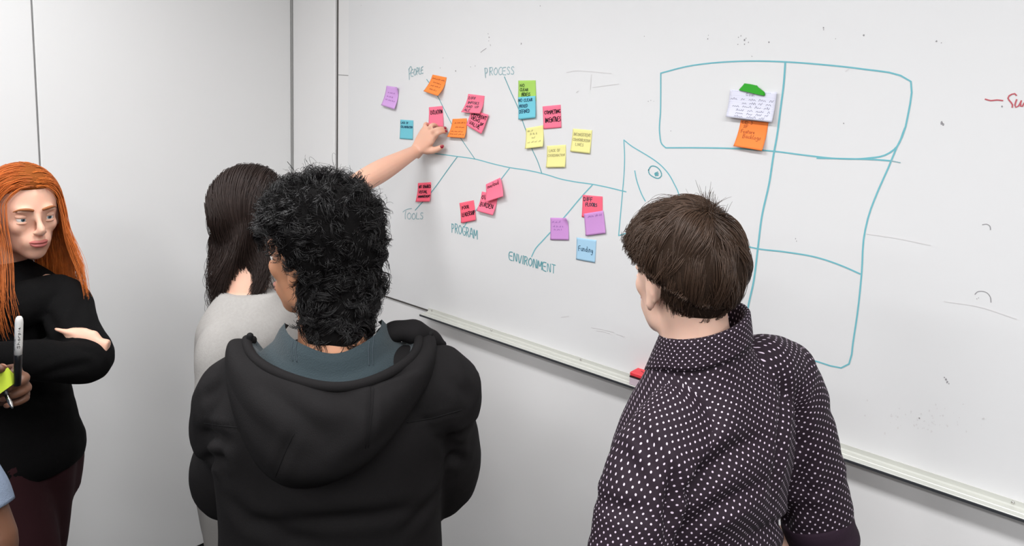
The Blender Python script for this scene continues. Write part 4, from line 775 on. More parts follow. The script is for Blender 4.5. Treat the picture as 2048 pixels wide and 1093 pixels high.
add('collar_flap', [tube([p1.px(770, 668, 1.40), p1.px(805, 662, 1.40), p1.px(842, 668, 1.41), p1.px(872, 682, 1.43), p1.px(886, 688, 1.44)], [.018, .026, .024, .016, .008], 26, 18, flat=.8, wob=lambda t: .10 * np.sin(t * 17))], M['jacket'], p1.o, True)
add('cord_toggle', [tube([p1.px(862, 668, 1.40), p1.px(852, 690, 1.40)], [.005, .006], 8, 12), tube([p1.px(852, 690, 1.40), p1.px(846, 702, 1.40)], [.0016, .0016], 6, 8)], M['seam'], p1.o, True)
add('cord_toggle', [tube([p1.px(500, 672, 1.33), p1.px(497, 686, 1.33)], [.006, .005], 8, 12)], M['seam'], p1.o, True)
# curly hair
M['hair_black'] = hairmat('black_hair', (20, 18, 18), .38)
top_t = lambda q: .011 + .015 * np.clip(q[:, 2] + .35, 0, 1) ** .8 + .008 * np.clip(-q[:, 1], 0, 1)
hk1 = dict(nape=-.90, ear=-.42, front=.46)
h1 = cap(p1, M['hair_black'], top_t, .010, 3, lscale=9, **hk1)
r = np.random.default_rng(21); q = scalp_dirs(6400, r, **hk1); n_s, kk = len(q), 15
ctr = scalp_dirs(420, np.random.default_rng(22), **hk1); own = (q @ ctr.T).argmax(1); nc_ = len(ctr)         # locks: hairs of a lock curl together
cp = lambda lo, hi, j: (r.uniform(lo, hi, nc_)[own] + r.normal(size=n_s) * j)[:, None]
q = nz(1) * 0 + q if False else q; q = q * .55 + ctr[own] * .45; q /= np.linalg.norm(q, axis=1)[:, None]
off = top_t(q) * r.uniform(.5, .95, n_s); root = ell(q, off, p1.hc, p1.hR); g = (q / SK); g /= np.linalg.norm(g, axis=1)[:, None]; gn = g @ p1.hR.T
cl = r.normal(size=(nc_, 3))[own] * .8 + r.normal(size=(n_s, 3)) * .12 + np.array([0, 0, -.5]); tang = cl - gn * (cl * gn).sum(1, keepdims=True); tang /= np.linalg.norm(tang, axis=1)[:, None]; bt = np.cross(gn, tang)
topw = np.clip(q[:, 2] + .1, 0, 1)[:, None]; Lh = cp(.036, .066, .004) * (.55 + .55 * topw); s_ = np.linspace(0, 1, kk)[None, :]
a_ = s_ * cp(.75, 1.45, .05) * 2 * np.pi + cp(0, 6.28, .22); rad_ = cp(.0065, .0125, .0009) * np.minimum(1, s_ * 2.5) * (.6 + .4 * topw)
lines = root[:, None] + tang[:, None] * (Lh * s_)[..., None] * .8 + gn[:, None] * ((Lh * .22 * np.sin(np.pi * s_ * .75)) + rad_ * np.sin(a_) * .8)[..., None] + bt[:, None] * (rad_ * np.cos(a_) - rad_ * np.cos(a_[:, :1]) * 0)[..., None]
V, Q = strands(lines, .00060, .00025); link_mesh('hair_strands', V, [Q], M['hair_black'], h1, True)
# loose hair reaching down the nape into the collar
rr = np.random.default_rng(24); bk = nz(-p1.hR[:, 1] * .55 + np.array([0.0, -.45, 0])); nb_ = p1.C[-2]; ax0 = p1.hc + p1.hR @ np.array([0, -.045, -.030]); ax1 = np.array([nb_[0], nb_[1], nb_[2] + .050])
ng = tube([ax0, ax0 * .5 + ax1 * .5, ax1 + bk * .004], [.078, .068, .054], 26, 40); Vn = ng['V'] + normals(ng['V'], ng['Q']) * (.006 * wav(ng['V'], 60, 77, 12))[:, None]
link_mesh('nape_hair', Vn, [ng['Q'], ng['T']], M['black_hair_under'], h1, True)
Nn = normals(Vn, ng['Q']); ok = np.where((Nn @ bk > -.15))[0]; pick = rr.choice(ok, 2000); root = Vn[pick] + rr.normal(size=(2000, 3)) * .003; gn = Nn[pick]; gn /= np.maximum(np.linalg.norm(gn, axis=1), 1e-6)[:, None]
cidx = rr.choice(2000, 150); own = ((root[:, None] - root[cidx][None]) ** 2).sum(2).argmin(1); cp = lambda lo, hi, j: (rr.uniform(lo, hi, 150)[own] + rr.normal(size=2000) * j)[:, None]; root = root * .6 + root[cidx][own] * .4
cl = rr.normal(size=(150, 3))[own] * .5 + np.array([0, 0, -1.0]); tang = cl - gn * (cl * gn).sum(1, keepdims=True); tang /= np.linalg.norm(tang, axis=1)[:, None]; bt = np.cross(gn, tang); s_ = np.linspace(0, 1, 14)[None]
Lh = cp(.026, .044, .003); a_ = s_ * cp(.8, 1.5, .05) * 6.28 + cp(0, 6.28, .2); rad_ = cp(.005, .010, .0007) * np.minimum(1, s_ * 2.5)
lines = root[:, None] + tang[:, None] * (Lh * s_)[..., None] + gn[:, None] * (.006 * np.sin(np.pi * s_ * .8) + rad_ * np.sin(a_) * .6)[..., None] + bt[:, None] * (rad_ * np.cos(a_))[..., None]
V, Q = strands(lines, .0006, .00025); link_mesh('hair_strands', V, [Q], M['hair_black'], h1, True)
wq = scalp_dirs(260, np.random.default_rng(5), nape=.3, ear=.35, front=.5); wr_ = ell(wq, top_t(wq) + .004, p1.hc, p1.hR); rr = np.random.default_rng(8); gg = (wq / SK) @ p1.hR.T; gg /= np.linalg.norm(gg, axis=1)[:, None]; tt = rr.normal(size=(len(wq), 3)); a_ = np.linspace(0, 1, 16)[None] * rr.uniform(4, 8, (len(wq), 1)) + rr.uniform(0, 6, (len(wq), 1)); Lw = rr.uniform(.012, .03, (len(wq), 1)) * np.linspace(0, 1, 16)
lines = wr_[:, None] + gg[:, None] * (Lw + .004 * np.sin(a_))[..., None] + tt[:, None] * (.006 * np.cos(a_) - .006 * np.cos(a_[:, :1]))[..., None]
V, Q = strands(lines, .0004, .0002); link_mesh('stray_hair', V, [Q], M['hair_black'], h1, True)

# ================= 2. man in the polka dot shirt
M['polka'] = polka('polka_dot_cotton', (31, 18, 29), (206, 190, 206), .0098, .0015); M['plum'] = mat('plum_cotton', (40, 26, 38), .85, .2, .3, 700)
p2 = Person(at(1438, 760, 1.33), heading(38), 'person with short brown hair in a plum shirt with white polka dots', 1.74, skin='skin_pale')
J2 = dict(shL=np.array([-.176, .004, 1.352]), shR=np.array([.174, -.008, 1.352]), elR=p2.px(1648, 1088, 1.46), elL=p2.px(1252, 1125, 1.20)); J2['wrR'] = J2['elR'] + np.array([-.085, .17, -.13]); J2['wrL'] = J2['elL'] + np.array([.06, .16, -.19])
hc2 = p2.px(1367, 549, 1.35); hR2 = head_rot(p2.D(heading(31)), -4, 4)
hands2 = [((J2['wrL'], J2['wrL'] - J2['elL'], np.array([1., .2, 0.]), np.array([0., .5, .8])), dict(curl=(30, 30, 30, 30))), ((J2['wrR'], J2['wrR'] - J2['elR'], np.array([-.6, -.3, -.6]), np.array([0., .6, .8])), dict(curl=(30, 30, 30, 30)))]
p2.body(J2, hc2, hR2, hands2, .0055, lean=(0, .10), drop=.045, roll=.24); p2.face(); p2.trousers(M['jeans']); p2.shoes(M['black_shoe'])
w2 = lambda t: .02 * np.sin(t * 34) + .015 * np.sin(t * 55 + 2)
V, Q, UV = p2.garment([.80, .90, 1.0, 1.12, 1.21, 1.29, 1.345, 1.39, 1.422, 1.448, 1.470, 1.488],
                      [.180, .182, .172, .166, .172, .176, .166, .136, .106, .085, .073, .065], [.125, .128, .122, .124, .132, .132, .122, .108, .094, .084, .078, .074],
                      [tube([J2['sh' + s_] + [-x_ * .07, 0, .045], J2['sh' + s_] + [-x_ * .018, 0, .004], J2['sh' + s_] * .55 + J2['el' + s_] * .45, J2['sh' + s_] * (.14 if s_ == 'R' else -.02) + J2['el' + s_] * (.86 if s_ == 'R' else 1.02)], [.060, .070, .067, .062], 40, 44, wob=w2, up=(0, 1, 0), t0=math.pi / 2) for s_, x_ in (('L', -1), ('R', 1))],
                      cy=[0, 0, .002, .0, -.006, -.014, -.018, -.018, -.018, -.018, -.018, -.018], uv=True, seed=23, noise=.0018, voxel=.006)
V = p2.shear(V); V = px_folds(V, Q, p2, [([(1345, 1010), (1400, 950), (1470, 900), (1530, 880)], -.010, .013), ([(1350, 960), (1420, 880), (1500, 800)], .008, .022), ([(1345, 1075), (1430, 1020), (1540, 960)], -.009, .013), ([(1562, 720), (1568, 800), (1560, 900), (1540, 1010)], -.010, .013), ([(1590, 760), (1600, 850), (1590, 960)], -.007, .012), ([(1600, 1010), (1560, 1050), (1480, 1085)], -.010, .013),
                        ([(1270, 850), (1310, 900), (1345, 960)], -.009, .011), ([(1225, 860), (1260, 930), (1300, 1000)], -.003, .014), ([(1350, 940), (1342, 1000), (1336, 1090)], -.016, .012), ([(1195, 1000), (1250, 1020), (1310, 1010)], -.004, .012), ([(1630, 900), (1610, 960), (1600, 1020)], -.008, .011), ([(1675, 960), (1640, 985), (1610, 990)], -.004, .009), ([(1440, 700), (1450, 800), (1445, 900)], .003, .03), ([(1380, 1050), (1460, 1040), (1560, 1000)], .004, .018)])
sh2 = link_mesh('shirt', V, [Q], M['polka'], p2.o, True, uv=UV)
# turned-down collar: stand rising round the neck, then folding outward and down to two points
def collar(person, m, phis, stand_r, stand_z, fall_r, fall_dz, tip, tilt=(0, 0), cy=-.018, name='collar', thick=.0016):
    nph, nv = 97, 15; A_, B_ = np.meshgrid(np.radians(np.linspace(-phis, phis, nph)), np.linspace(0, 1, nv)); sn_, cs_ = np.sin(A_), np.cos(A_)
    e = np.clip((np.abs(np.degrees(A_)) - phis + 60) / 60, 0, 1) ** 1.6; r = np.interp(B_, [0, .32, .40, .48, 1], [stand_r[0], stand_r[1], stand_r[1] + .004, stand_r[1] + .007, fall_r])
    z = np.interp(B_, [0, .32, .40, .48, 1], [0, stand_z, stand_z + .003, stand_z, stand_z - fall_dz]); z = z - e * tip * np.clip((B_ - .45) / .55, 0, 1); r = r + e * .022 * np.clip((B_ - .45) / .55, 0, 1)
    x = r * sn_; y = cy - r * cs_ * np.where(cs_ > 0, 1.0, .92); zz = z + tilt[0] * x + tilt[1] * (y - cy)
    Vc = np.stack([x, y, zz], -1).reshape(-1, 3); i, j = np.meshgrid(np.arange(nv - 1), np.arange(nph - 1), indexing='ij'); Qc = np.stack([i * nph + j, i * nph + j + 1, (i + 1) * nph + j + 1, (i + 1) * nph + j], -1).reshape(-1, 4)
    uvv = np.stack([(A_ * .095).ravel(), (B_ * (stand_z + fall_dz + .02)).ravel()], -1); return Vc, Qc, uvv[Qc].reshape(-1, 2)
Vc, Qc, UVc = collar(p2, None, 152, (.070, .067), .052, .082, .046, .030, (.30, -.20)); Vc[:, 2] += 1.464; Vc[:, 1] += .058
col2 = link_mesh('collar', Vc, [Qc], M['polka'], p2.o, True, uv=UVc); col2.modifiers.new('t', 'SOLIDIFY').thickness = .0022
for sd in ('R', 'L'):
    e_, w_ = J2['el' + sd], J2['wr' + sd]; s0_ = J2['sh' + sd]; q_ = .80 if sd == 'R' else .97; a0, a1 = s0_ + (e_ - s0_) * q_, s0_ + (e_ - s0_) * (q_ + .2)
    c_ = add('rolled_cuff', [tube([a0, a0 * .5 + a1 * .5, a1], [.064, .067, .065], 14, 36, round_ends=False, wob=lambda t: .02 * np.sin(t * 9))], M['plum'], p2.o, True); c_['label'] = 'rolled cuff showing the plain plum inside of the cloth'
tee = add('undershirt', [tube([np.array([math.sin(a) * .064, .040 - math.cos(a) * .062, 1.480 - (.16) * (-math.cos(a) * .068)]) for a in np.radians(np.linspace(-178, 178, 40))], np.full(40, .006), 80, 10)], mat('white_cotton', (225, 225, 225), .8), p2.o, True); tee['label'] = 'white undershirt neckband inside the collar'
# short straight brown hair, swirling from the crown
M['hair_brown'] = hairmat('brown_hair', (68, 51, 40), .42); hk2 = dict(nape=-.93, ear=-.16, front=.52)
th2 = lambda q: .002 + .013 * np.clip(q[:, 2] + .85, 0, 1) ** .8
h2 = cap(p2, M['hair_brown'], th2, .003, 5, lscale=6, **hk2)
r = np.random.default_rng(31); qc = nz([.06, -.50, .86]); q0 = np.concatenate([scalp_dirs(9500, r, **hk2), scalp_dirs(1500, r, nape=.1, ear=.25, front=.55)]); n_s = len(q0); kk = 11
ctr = scalp_dirs(230, np.random.default_rng(33), **hk2); own = (q0 @ ctr.T).argmax(1); lk = lambda lo, hi, j: r.uniform(lo, hi, len(ctr))[own] + r.normal(size=n_s) * j      # locks
fr = np.clip(q0[:, 1] + .1, 0, 1); low = np.clip((q0[:, 2] + .80) / .5, .10, 1); Lr = lk(.055, .082, .006) * (.8 + .5 * fr) * low; lay = np.clip(lk(.25, 1.1, .12), .1, 1.25)
sw = .35 * wav(q0, 5, 3, 6) + lk(-.42, .42, .07)
def tg2(sw_):
    def f(q, i):
        t = q - qc * (q @ qc)[:, None]; t = t / np.maximum(np.linalg.norm(t, axis=1), 1e-3)[:, None]; return t + np.cross(q, t) * (sw_ + .25)[:, None]
    return f
qs = walk(q0, tg2(sw), kk, Lr / .095 / (kk - 1)); s_ = np.linspace(0, 1, kk)[None]
near = np.array([np.where(own == c)[0][0] if (own == c).any() else 0 for c in range(len(ctr))]); pc = qs[near][own]; wgt = (.42 * s_ ** 1.3)[..., None]; qs = qs * (1 - wgt) + pc * wgt; qs /= np.linalg.norm(qs, axis=2)[..., None]
offs = th2(q0)[:, None] * lay[:, None] * (1 - .12 * s_) + (.004 + .011 * fr[:, None]) * np.sin(np.pi * np.clip(s_ * 1.05, 0, 1)) * np.clip(lay[:, None] - .45, 0, 1) * 1.7 + .002 + (lk(-.003, .003, .0008)[:, None] * s_ ** 2) * low[:, None]
lines = ell(qs, offs, p2.hc, p2.hR); V, Q = strands(lines, .00062, .00018); link_mesh('hair_strands', V, [Q], M['hair_brown'], h2, True)
qn = r.normal(size=(60000, 3)); qn /= np.linalg.norm(qn, axis=1)[:, None]; hl = hairline(qn, **hk2); phn = np.degrees(np.arctan2(np.abs(qn[:, 0]), qn[:, 1])); qn = qn[(qn[:, 2] < hl + .05) & (qn[:, 2] > hl - .15) & (phn > 100)][:4200]
e0 = ell(qn, np.full(len(qn), .0008), p2.hc, p2.hR); gg = (qn / SK) @ p2.hR.T; gg /= np.linalg.norm(gg, axis=1)[:, None]; s_ = np.linspace(0, 1, 6)[None]; Ln = r.uniform(.010, .028, (len(qn), 1)); dn = np.array([0, 0, -1.]) + r.normal(size=(len(qn), 3)) * .22; dn -= gg * ((dn * gg).sum(1, keepdims=True) - .12)
lines = e0[:, None] + dn[:, None] * (Ln * s_)[..., None]; V, Q = strands(lines, .00045, .0002); link_mesh('nape_fade', V, [Q], M['hair_brown'], h2, True)
# tuft standing up at the crown and the loose fringe
n_t = 170; qt = qc + r.normal(size=(n_t, 3)) * .10; qt /= np.linalg.norm(qt, axis=1)[:, None]; b0 = ell(qt, np.full(n_t, .010), p2.hc, p2.hR); up_ = p2.hR @ np.array([0, .05, 1.0]); dirs = up_ + r.normal(size=(n_t, 3)) * .34; s_ = np.linspace(0, 1, 8)[None, :, None]
lines = b0[:, None] + dirs[:, None] * s_ * r.uniform(.015, .034, (n_t, 1, 1)) + np.array([0, -.0, -.006]) * s_ ** 2 + (r.normal(size=(n_t, 1, 3)) * .010) * s_ ** 2; V, Q = strands(lines, .0006, .0002); link_mesh('crown_tuft', V, [Q], M['hair_brown'], h2, True)

r = np.random.default_rng(36); qf = scalp_dirs(2600, r, **hk2); qf = qf[(qf[:, 1] > -.2) & (qf[:, 2] > .15)][:420]; n_s = len(qf); sw3 = r.normal(size=n_s) * .5; qs = walk(qf, tg2(sw3), 14, r.uniform(.05, .10, n_s) / .095 / 13); s_ = np.linspace(0, 1, 14)[None]
lines = ell(qs, (.012 + r.uniform(.004, .022, (n_s, 1)) * np.sin(np.pi * s_ * .8)), p2.hc, p2.hR); V, Q = strands(lines, .00045, .00015); link_mesh('stray_hair', V, [Q], M['hair_brown'], h2, True)

# ================= 3. woman in the grey T-shirt pointing at the notes
M['heather'] = mat('heather_grey_jersey', (160, 157, 153), .95, .1, .35, 420, vary=.10, vscale=160); M['pale_trousers'] = mat('pale_trousers', (150, 147, 143), .9, .1, .2, 300)
p3 = Person(at(505, 700, 1.98), heading(-92), 'person with long wavy dark brown hair in a grey T-shirt, reaching up to the notes', 1.66, True, 'skin_fair')
J3 = dict(shR=p3.px(448, 700, 1.84), shL=p3.px(610, 560, 2.17), elR=p3.px(440, 860, 1.80), elL=p3.px(716, 368, 2.43), wrL=p3.L(wall(834, 301, -.058)))
J3['wrR'] = J3['elR'] + np.array([-.03, .19, -.10])
hc3 = p3.px(507, 428, 1.99); hR3 = head_rot(p3.D(heading(-76)), 4)
dH = p3.D(nz(wall(858, 268, -.046) - wall(834, 301, -.058))); nW = p3.D([0, 1, 0]); thD = p3.D(nz(wall(876, 285) - wall(856, 262)))
TP = [p3.L(wall(x, y, -d)) for x, y, d in ((891, 264, .016), (889, 257.5, .016), (874, 253, .016), (860, 254, .016))]; TT = p3.L(wall(885, 293, -.026))
hand3 = ((J3['wrL'] + dH * .0, dH, nW, thD), dict(size=.90, tips=TP, thumb_tip=TT))
hands3 = [hand3, ((J3['wrR'], J3['wrR'] - J3['elR'], np.array([-1., 0., 0.]), np.array([0., .3, .9])), dict(size=.9, curl=(25, 25, 25, 25)))]
p3.body(J3, hc3, hR3, hands3, .0038, drop=.065); p3.face(iris=(80, 60, 44)); p3.trousers(M['pale_trousers'], 1.12); p3.shoes(M['black_shoe'])
add('fingernail', [nail_mesh(nl) for nl in p3.nails[0][:1]], M['polish'], p3.o, True)
for nl in p3.nails[0][1:]: add('fingernail', [nail_mesh(nl)], M['polish'], p3.o, True)
rk = J3['wrL'] + dH * .090 * .9 - thD * .0095 * .9; fd = nz(TP[2] - rk); rc = rk + (TP[2] - rk) * .30 - nW * .008; dH_ = dH; dH = fd; Rr = np.stack([thD - dH * (thD @ dH), np.cross(dH, thD), dH], 1)
add('finger_ring', [tube([rc + (nz(thD) * math.cos(a) + nz(np.cross(dH, thD)) * math.sin(a)) * .0098 for a in np.linspace(0, 6.283, 24)], np.full(24, .0016), 48, 8, round_ends=False)], M['gold'], p3.o, True)
V, Q, _ = p3.garment([.84, .92, 1.01, 1.10, 1.17, 1.235, 1.285, 1.32, 1.345, 1.362], [.172, .178, .160, .158, .166, .168, .160, .132, .098, .074], [.120, .122, .112, .116, .122, .122, .114, .098, .082, .070],
                     [tube([J3['shR'] + [-.09, 0, .02], J3['shR'], J3['shR'] * .55 + J3['elR'] * .45, J3['shR'] * .42 + J3['elR'] * .58], [.058, .066, .062, .062], 26, 30, round_ends=False), tube([J3['shL'] * .3 + np.array([-.08, 0, 1.24]) * .7, J3['shL'], J3['shL'] * .6 + J3['elL'] * .4], [.07, .064, .062], 24, 30, round_ends=False), tube([np.array([-.02, -.02, 1.285]), np.array([-.08, -.01, 1.295]), J3['shL']], [.058, .064, .062], 14, 26)], seed=41, noise=.003)
link_mesh('t_shirt', V, [Q], M['heather'], p3.o, True)
def long_hair(P_, m, n, part_x, fall, back, wave, seed, hk, k=.95, thick=.016, fwd_drift=0.0, base_r=.0007, clump=5.0, tx=1.0, ty=-.9, front_keep=-.2, z_end=-.15, flare=0.0):
    r = np.random.default_rng(seed); th_ = lambda q: thick * (.4 + .6 * np.clip(q[:, 2] + .6, 0, 1))
    hc = cap(P_, m, th_, .003, seed, k, lscale=5, **hk); q0 = scalp_dirs(n, r, **hk); n = len(q0); sg = np.where(q0[:, 0] > part_x, 1.0, -1.0)
    def tg(q, i): return np.stack([sg * tx, np.full(n, ty) * np.clip(.35 + q[:, 2], .1, 1), np.full(n, -.25 - .12 * i)], 1)
    kk = 13; d_arc = np.arccos(np.clip(q0[:, 2], -1, 1)); L_ = np.clip(1.75 - d_arc, .12, 2.2); qs = walk(q0, tg, kk, L_ / (kk - 1)); lay = r.uniform(.25, 1.2, n)
    pts = ell(qs, th_(q0)[:, None] * lay[:, None] + .002 + 0 * qs[..., 0], P_.hc, P_.hR, k); e = pts[:, -1]; fl = fall * r.uniform(.72, 1.05, n)
    m2 = 20; s_ = np.linspace(0, 1, m2 + 1)[1:][None]; hf, hr = P_.hR[:, 1], P_.hR[:, 0]; rel = (e - P_.hc) @ hf
    cph = wav(e, clump * 3, seed + 3, 6) * 7 + r.normal(size=n) * .22; am = wave * s_ ** .7 * r.uniform(.6, 1.3, (n, 1))
    dr = (-back * np.where(rel < .03, 1, .6))[:, None] * np.sin(s_ * 1.57) + fwd_drift * np.clip(rel / .06 + .9, 0, 1.6)[:, None] * s_ ** 1.3
    P2_ = e[:, None] + np.array([0, 0, -1.0]) * (fl[:, None] * s_)[..., None] + hf * (dr + am * np.cos(s_ * 9 + cph[:, None]))[..., None] + hr * ((sg * flare)[:, None] * s_ + am * np.sin(s_ * 9 + cph[:, None] * 1.3))[..., None]
    lines = np.concatenate([pts, P2_], 1); V, Q = strands(lines, base_r, base_r * .3); link_mesh('hair_strands', V, [Q], m, hc, True); return hc
M['hair_dark'] = hairmat('dark_brown_hair', (44, 33, 29), .45)
long_hair(p3, M['hair_dark'], 4200, .03, .335, -.015, .026, 51, dict(nape=-.62, ear=-.05, front=.62), thick=.018, ty=-.32)

# ================= 4. red haired woman with folded arms
M['knit'] = mat('black_knit', (11, 10.5, 11), .9, .12, .5, 500); M['burgundy'] = mat('burgundy_trousers', (46, 20, 24), .85, .2, .2, 400)
p4 = Person(at(2, 700, 1.97), heading(238), 'person with long red hair, black sweater and burgundy trousers, arms folded', 1.645, True, 'skin_fair')
J4 = dict(shL=p4.px(118, 596, 1.96), shR=p4.px(-95, 606, 1.93), elL=p4.px(180, 722, 1.85), elR=p4.px(-118, 742, 1.80), wrL=p4.px(-12, 722, 1.70), wrR=p4.px(150, 708, 1.90))
J4['hipL'], J4['hipR'] = p4.px(74, 930, 2.01), p4.px(6, 930, 1.93); J4['knL'] = p4.px(58, 1240, 2.07); J4['knR'] = p4.px(84, 1240, 1.95); J4['anL'] = np.array([J4['knL'][0] * 1.0 - .05, -.02, .08]); J4['anR'] = np.array([J4['knR'][0] * 1.0, -.02, .08])
hc4 = p4.px(48, 425, 1.93); hR4 = head_rot(p4.D(heading(232)), -3)
RT, AW, UP = p4.D(RIGHT), p4.D(AWAY), np.array([0, 0, 1.0])
k4 = p4.px(196, 676, 1.83)
hands4 = [((p4.px(205, 694, 1.85), -RT * .97 + UP * .16 - AW * .12, AW * 1.0 + UP * -.1, -UP * .2 - RT * .3 + UP * .8), dict(size=.70, curl=((4, 8, 8), (25, 30, 20), (35, 40, 25), (40, 40, 30)), spread=2, th=(nz(-RT * .9 + UP * .5), nz(-RT * .95 + UP * .1), nz(-RT * 1. - UP * .05)))),
          ((J4['wrL'], J4['wrL'] - J4['elL'], AW, UP), dict(size=.86, curl=(30, 30, 30, 30)))]
p4.body(J4, hc4, hR4, hands4, .0042); p4.face(iris=(86, 110, 120), brow=(150, 90, 50), lips=(186, 104, 98)); p4.trousers(M['burgundy'], 1.03, .98); p4.shoes(M['black_shoe'])
V, Q, _ = p4.garment([.875, .90, .98, 1.10, 1.19, 1.26, 1.32, 1.36, 1.39, 1.415], [.158, .164, .156, .148, .158, .168, .160, .128, .094, .068], [.142, .146, .130, .114, .128, .124, .110, .094, .080, .066],
                     [sleeve(J4, 'L', [.058, .060, .056, .052, .046, .040], seg=30), sleeve(J4, 'R', [.058, .060, .056, .052, .048, .044], seg=30)], cy=[.030, .030, .018, .004, 0, 0, 0, 0, 0, 0], seed=61, noise=.003)
V = px_folds(V, Q, p4, [([(60, 580), (100, 640), (130, 690)], -.005, .014), ([(20, 560), (60, 620), (90, 680)], -.004, .014), ([(40, 790), (90, 800), (135, 790)], -.005, .014), ([(60, 760), (120, 740), (190, 725)], -.005, .010), ([(165, 600), (150, 640), (140, 665)], -.005, .012), ([(160, 700), (185, 705), (200, 720)], -.004, .008)])
link_mesh('sweater', V, [Q], M['knit'], p4.o, True)
M['hair_red'] = hairmat('copper_red_hair', (206, 112, 48), .42)
long_hair(p4, M['hair_red'], 3000, .0, .300, -.01, .006, 71, dict(nape=-.62, ear=-.05, front=.58), thick=.012, tx=1.0, ty=-.55, fwd_drift=.060, flare=.020)

# ================= 5. person at the left edge holding a marker
M['denim'] = mat('light_denim', (120, 132, 150), .9, .1, .5, 500, vary=.12, vscale=140); M['denim_dark'] = mat('denim_edge', (44, 52, 66), .9)
p5 = Person(at(-205, 700, 1.40), heading(-48), 'person in a light denim shirt with rolled sleeves, at the picture\'s left edge', 1.84, skin='skin_dark')
J5 = dict(elR=p5.px(-20, 1088, 1.25), elL=p5.px(-150, 900, 1.62), wrL=p5.px(-52, 790, 1.52)); J5['shL'] = np.array([-.19, 0, 1.49]); J5['shR'] = np.array([.19, 0, 1.49]); J5['wrR'] = p5.px(-60, 1290, 1.27)
hc5 = np.array([0, .05, 1.715]); hR5 = head_rot(np.array([.05, 1, 0]), 0)
RT5, AW5 = p5.D(RIGHT), p5.D(AWAY); dh5 = nz(RT5 * .93 + UP * .28 + AW5 * .10); pn5 = nz(-AW5 * .92 + RT5 * .15 - UP * .05)
hands5 = [((J5['wrL'], dh5, pn5, UP), dict(size=1.0, curl=((58, 82, 40), (52, 84, 44), (50, 86, 46), (50, 86, 50)), spread=3, th=(nz(dh5 * .5 + UP * .6 + pn5 * .6), nz(dh5 * .8 + UP * .25 + pn5 * .55), nz(dh5 * .9 - UP * .05 + pn5 * .5)))),
          ((J5['wrR'], J5['wrR'] - J5['elR'], np.array([-1., 0, 0]), np.array([0, 1., 0.])), dict(curl=(25, 25, 25, 25)))]
p5.body(J5, hc5, hR5, hands5, .0042); p5.face(iris=(40, 28, 20), brow=(16, 13, 12), lips=(96, 58, 50)); p5.trousers(M['jeans'], 1.18, 1.04); p5.shoes(M['black_shoe'])
for nl in p5.nails[0]: add('fingernail', [nail_mesh(nl)], M['nail'], p5.o, True)
V, Q, _ = p5.garment([.84, .95, 1.05, 1.2, 1.32, 1.42, 1.47, 1.505, 1.53, 1.555], [.190, .195, .180, .178, .190, .188, .165, .125, .092, .074], [.135, .135, .125, .125, .135, .128, .112, .094, .082, .072],
                     [tube([J5['sh' + s] + [-.06 * x, 0, 0], J5['sh' + s], J5['sh' + s] * .5 + J5['el' + s] * .5, J5['el' + s] * .80 + J5['sh' + s] * .20], [.066, .062, .050, .046], 26, 30) for s, x in (('L', -1), ('R', 1))], seed=81, noise=.003)
link_mesh('denim_shirt', V, [Q], M['denim'], p5.o, True)
cu_d = nz(J5['elR'] - J5['shR']); c_ = add('rolled_cuff', [tube([J5['elR'] - cu_d * .115, J5['elR'] - cu_d * .08, J5['elR'] - cu_d * .05], [.050, .054, .053], 14, 30, round_ends=False)], M['denim'], p5.o, True)
h5 = cap(p5, M['hair_black'], .008, .002, 9, lscale=8); r = np.random.default_rng(91); q = scalp_dirs(3200, r); n_s = len(q); root = ell(q, np.full(n_s, .006), hc5, hR5); gn = (q / SK) @ hR5.T; gn /= np.linalg.norm(gn, axis=1)[:, None]; tg_ = np.cross(gn, r.normal(size=(n_s, 3))); b_t = np.cross(gn, tg_); s_ = np.linspace(0, 1, 9)[None]; a_ = s_ * 7 + r.uniform(0, 6, (n_s, 1))
V, Q = strands(root[:, None] + gn[:, None] * (.009 * s_)[..., None] + tg_[:, None] * (.0026 * np.sin(a_))[..., None] + b_t[:, None] * (.0026 * np.cos(a_))[..., None], .0006, .0003); link_mesh('hair_strands', V, [Q], M['hair_black'], h5, True)
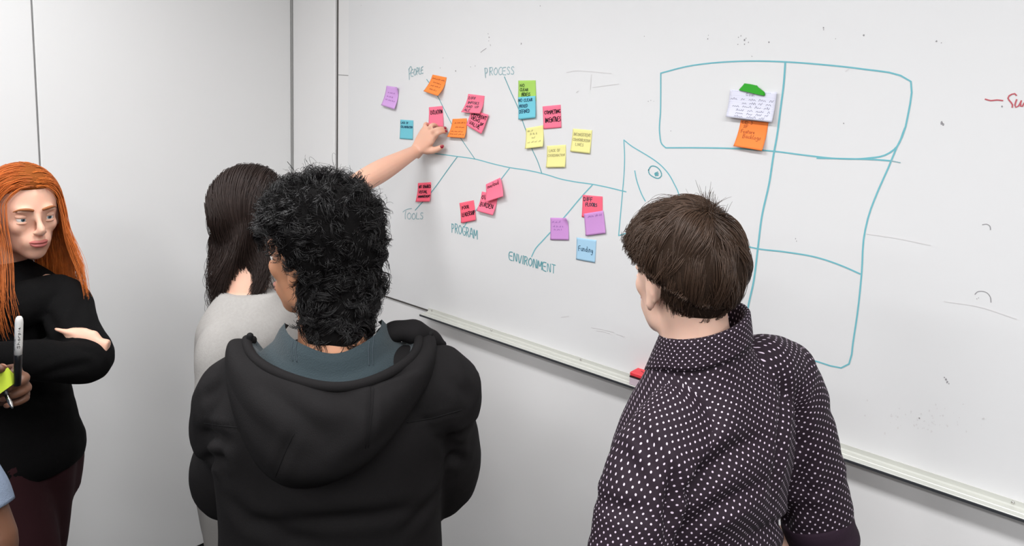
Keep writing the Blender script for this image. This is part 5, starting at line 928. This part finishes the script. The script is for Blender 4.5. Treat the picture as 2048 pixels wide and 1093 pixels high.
# things in that hand
gpt = p5.base + 0
def prop(name, label, cat, loc, zdir, xdir):
    o = bpy.data.objects.new(name, None); COL.objects.link(o); z_ = nz(zdir); x_ = nz(np.asarray(xdir) - z_ * (xdir @ z_)); y_ = np.cross(z_, x_)
    o.matrix_world = Matrix(((x_[0], y_[0], z_[0], loc[0]), (x_[1], y_[1], z_[1], loc[1]), (x_[2], y_[2], z_[2], loc[2]), (0, 0, 0, 1))); return tag(o, label, cat)
def lathe(prof, seg=24): pr = np.array(prof, float); n = len(pr); return rings(np.stack([np.zeros(n), np.zeros(n), pr[:, 1]], 1), np.repeat([[1, 0, 0]], n, 0), np.repeat([[0, 1, 0]], n, 0), pr[:, 0], pr[:, 0], seg)
mt0, mt1 = at(36.0, 722, 1.465), at(38.5, 633, 1.455)
mk_ = prop('marker', 'white permanent marker held upright in the dark skinned hand at the left edge', 'marker', mt0, mt1 - mt0, RIGHT); Lm = np.linalg.norm(mt1 - mt0)
brl = add('barrel', [lathe([(.0050, .012), (.0068, .0125), (.0070, .03), (.0070, Lm - .012), (.0062, Lm - .005), (.0042, Lm - .0008), (.002, Lm)])], mat('marker_barrel', (206, 204, 200), .4, .5), mk_, True)
add('cap', [lathe([(.004, -.05), (.0062, -.049), (.0068, -.02), (.0070, .0), (.0070, .011), (.0062, .0125)])], mat('marker_cap', (16, 16, 18), .35, .5), mk_, True)
def cyl_txt(txt, z0, z1, ang, h, r, wd, seed):
    ls, L_ = word(txt, seed); f = lambda p: np.stack([np.cos(ang + p[:, 1] / r) * r, np.sin(ang + p[:, 1] / r) * r, p[:, 0]], 1); return ribbon([[(z0 + (z1 - z0) * a / L_, h * b) for a, b in l] for l in ls], wd, f)
tocam = CAM - mt0; az = math.atan2(*(np.array([(tocam @ np.array(mk_.matrix_world.col[1][:3])), (tocam @ np.array(mk_.matrix_world.col[0][:3]))])))
V, f = cyl_txt('Sharpie', .026, .068, az + .30, -.0045, .00715, .0009, 3); link_mesh('printed_mark', V, f, M['pupil'], brl, False)
V, f = cyl_txt('FINE', .022, .045, az - .85, -.0022, .00715, .0005, 4); link_mesh('printed_mark', V, f, M['pupil'], brl, False)
pd = at(2, 762, 1.462); pad = prop('sticky_note_pad', 'small lime yellow sticky note pad gripped behind the dark fingers', 'sticky note pad', pd, nz(CAM - pd), RIGHT * .8 + np.array([0, 0, .6]))
add('sheet_block', [box(-.026, .022, -.019, .013, -.004, 0, .0004)], mat('lime_paper', (206, 226, 70), .8, .2), pad)
t0_, t1_ = at(14, 792, 1.47), at(25.5, 818, 1.465); pen = prop('pen', 'pen with a silver tip poking out below the dark skinned hand', 'pen', t1_, t0_ - t1_, RIGHT)
add('tip', [lathe([(.0008, 0), (.0022, .004), (.0038, .012), (.0042, .03)])], M['steel'], pen, True); add('barrel', [lathe([(.0042, .03), (.0043, .031), (.0044, .12), (.003, .123)])], mat('pen_barrel', (40, 40, 44), .4), pen, True)
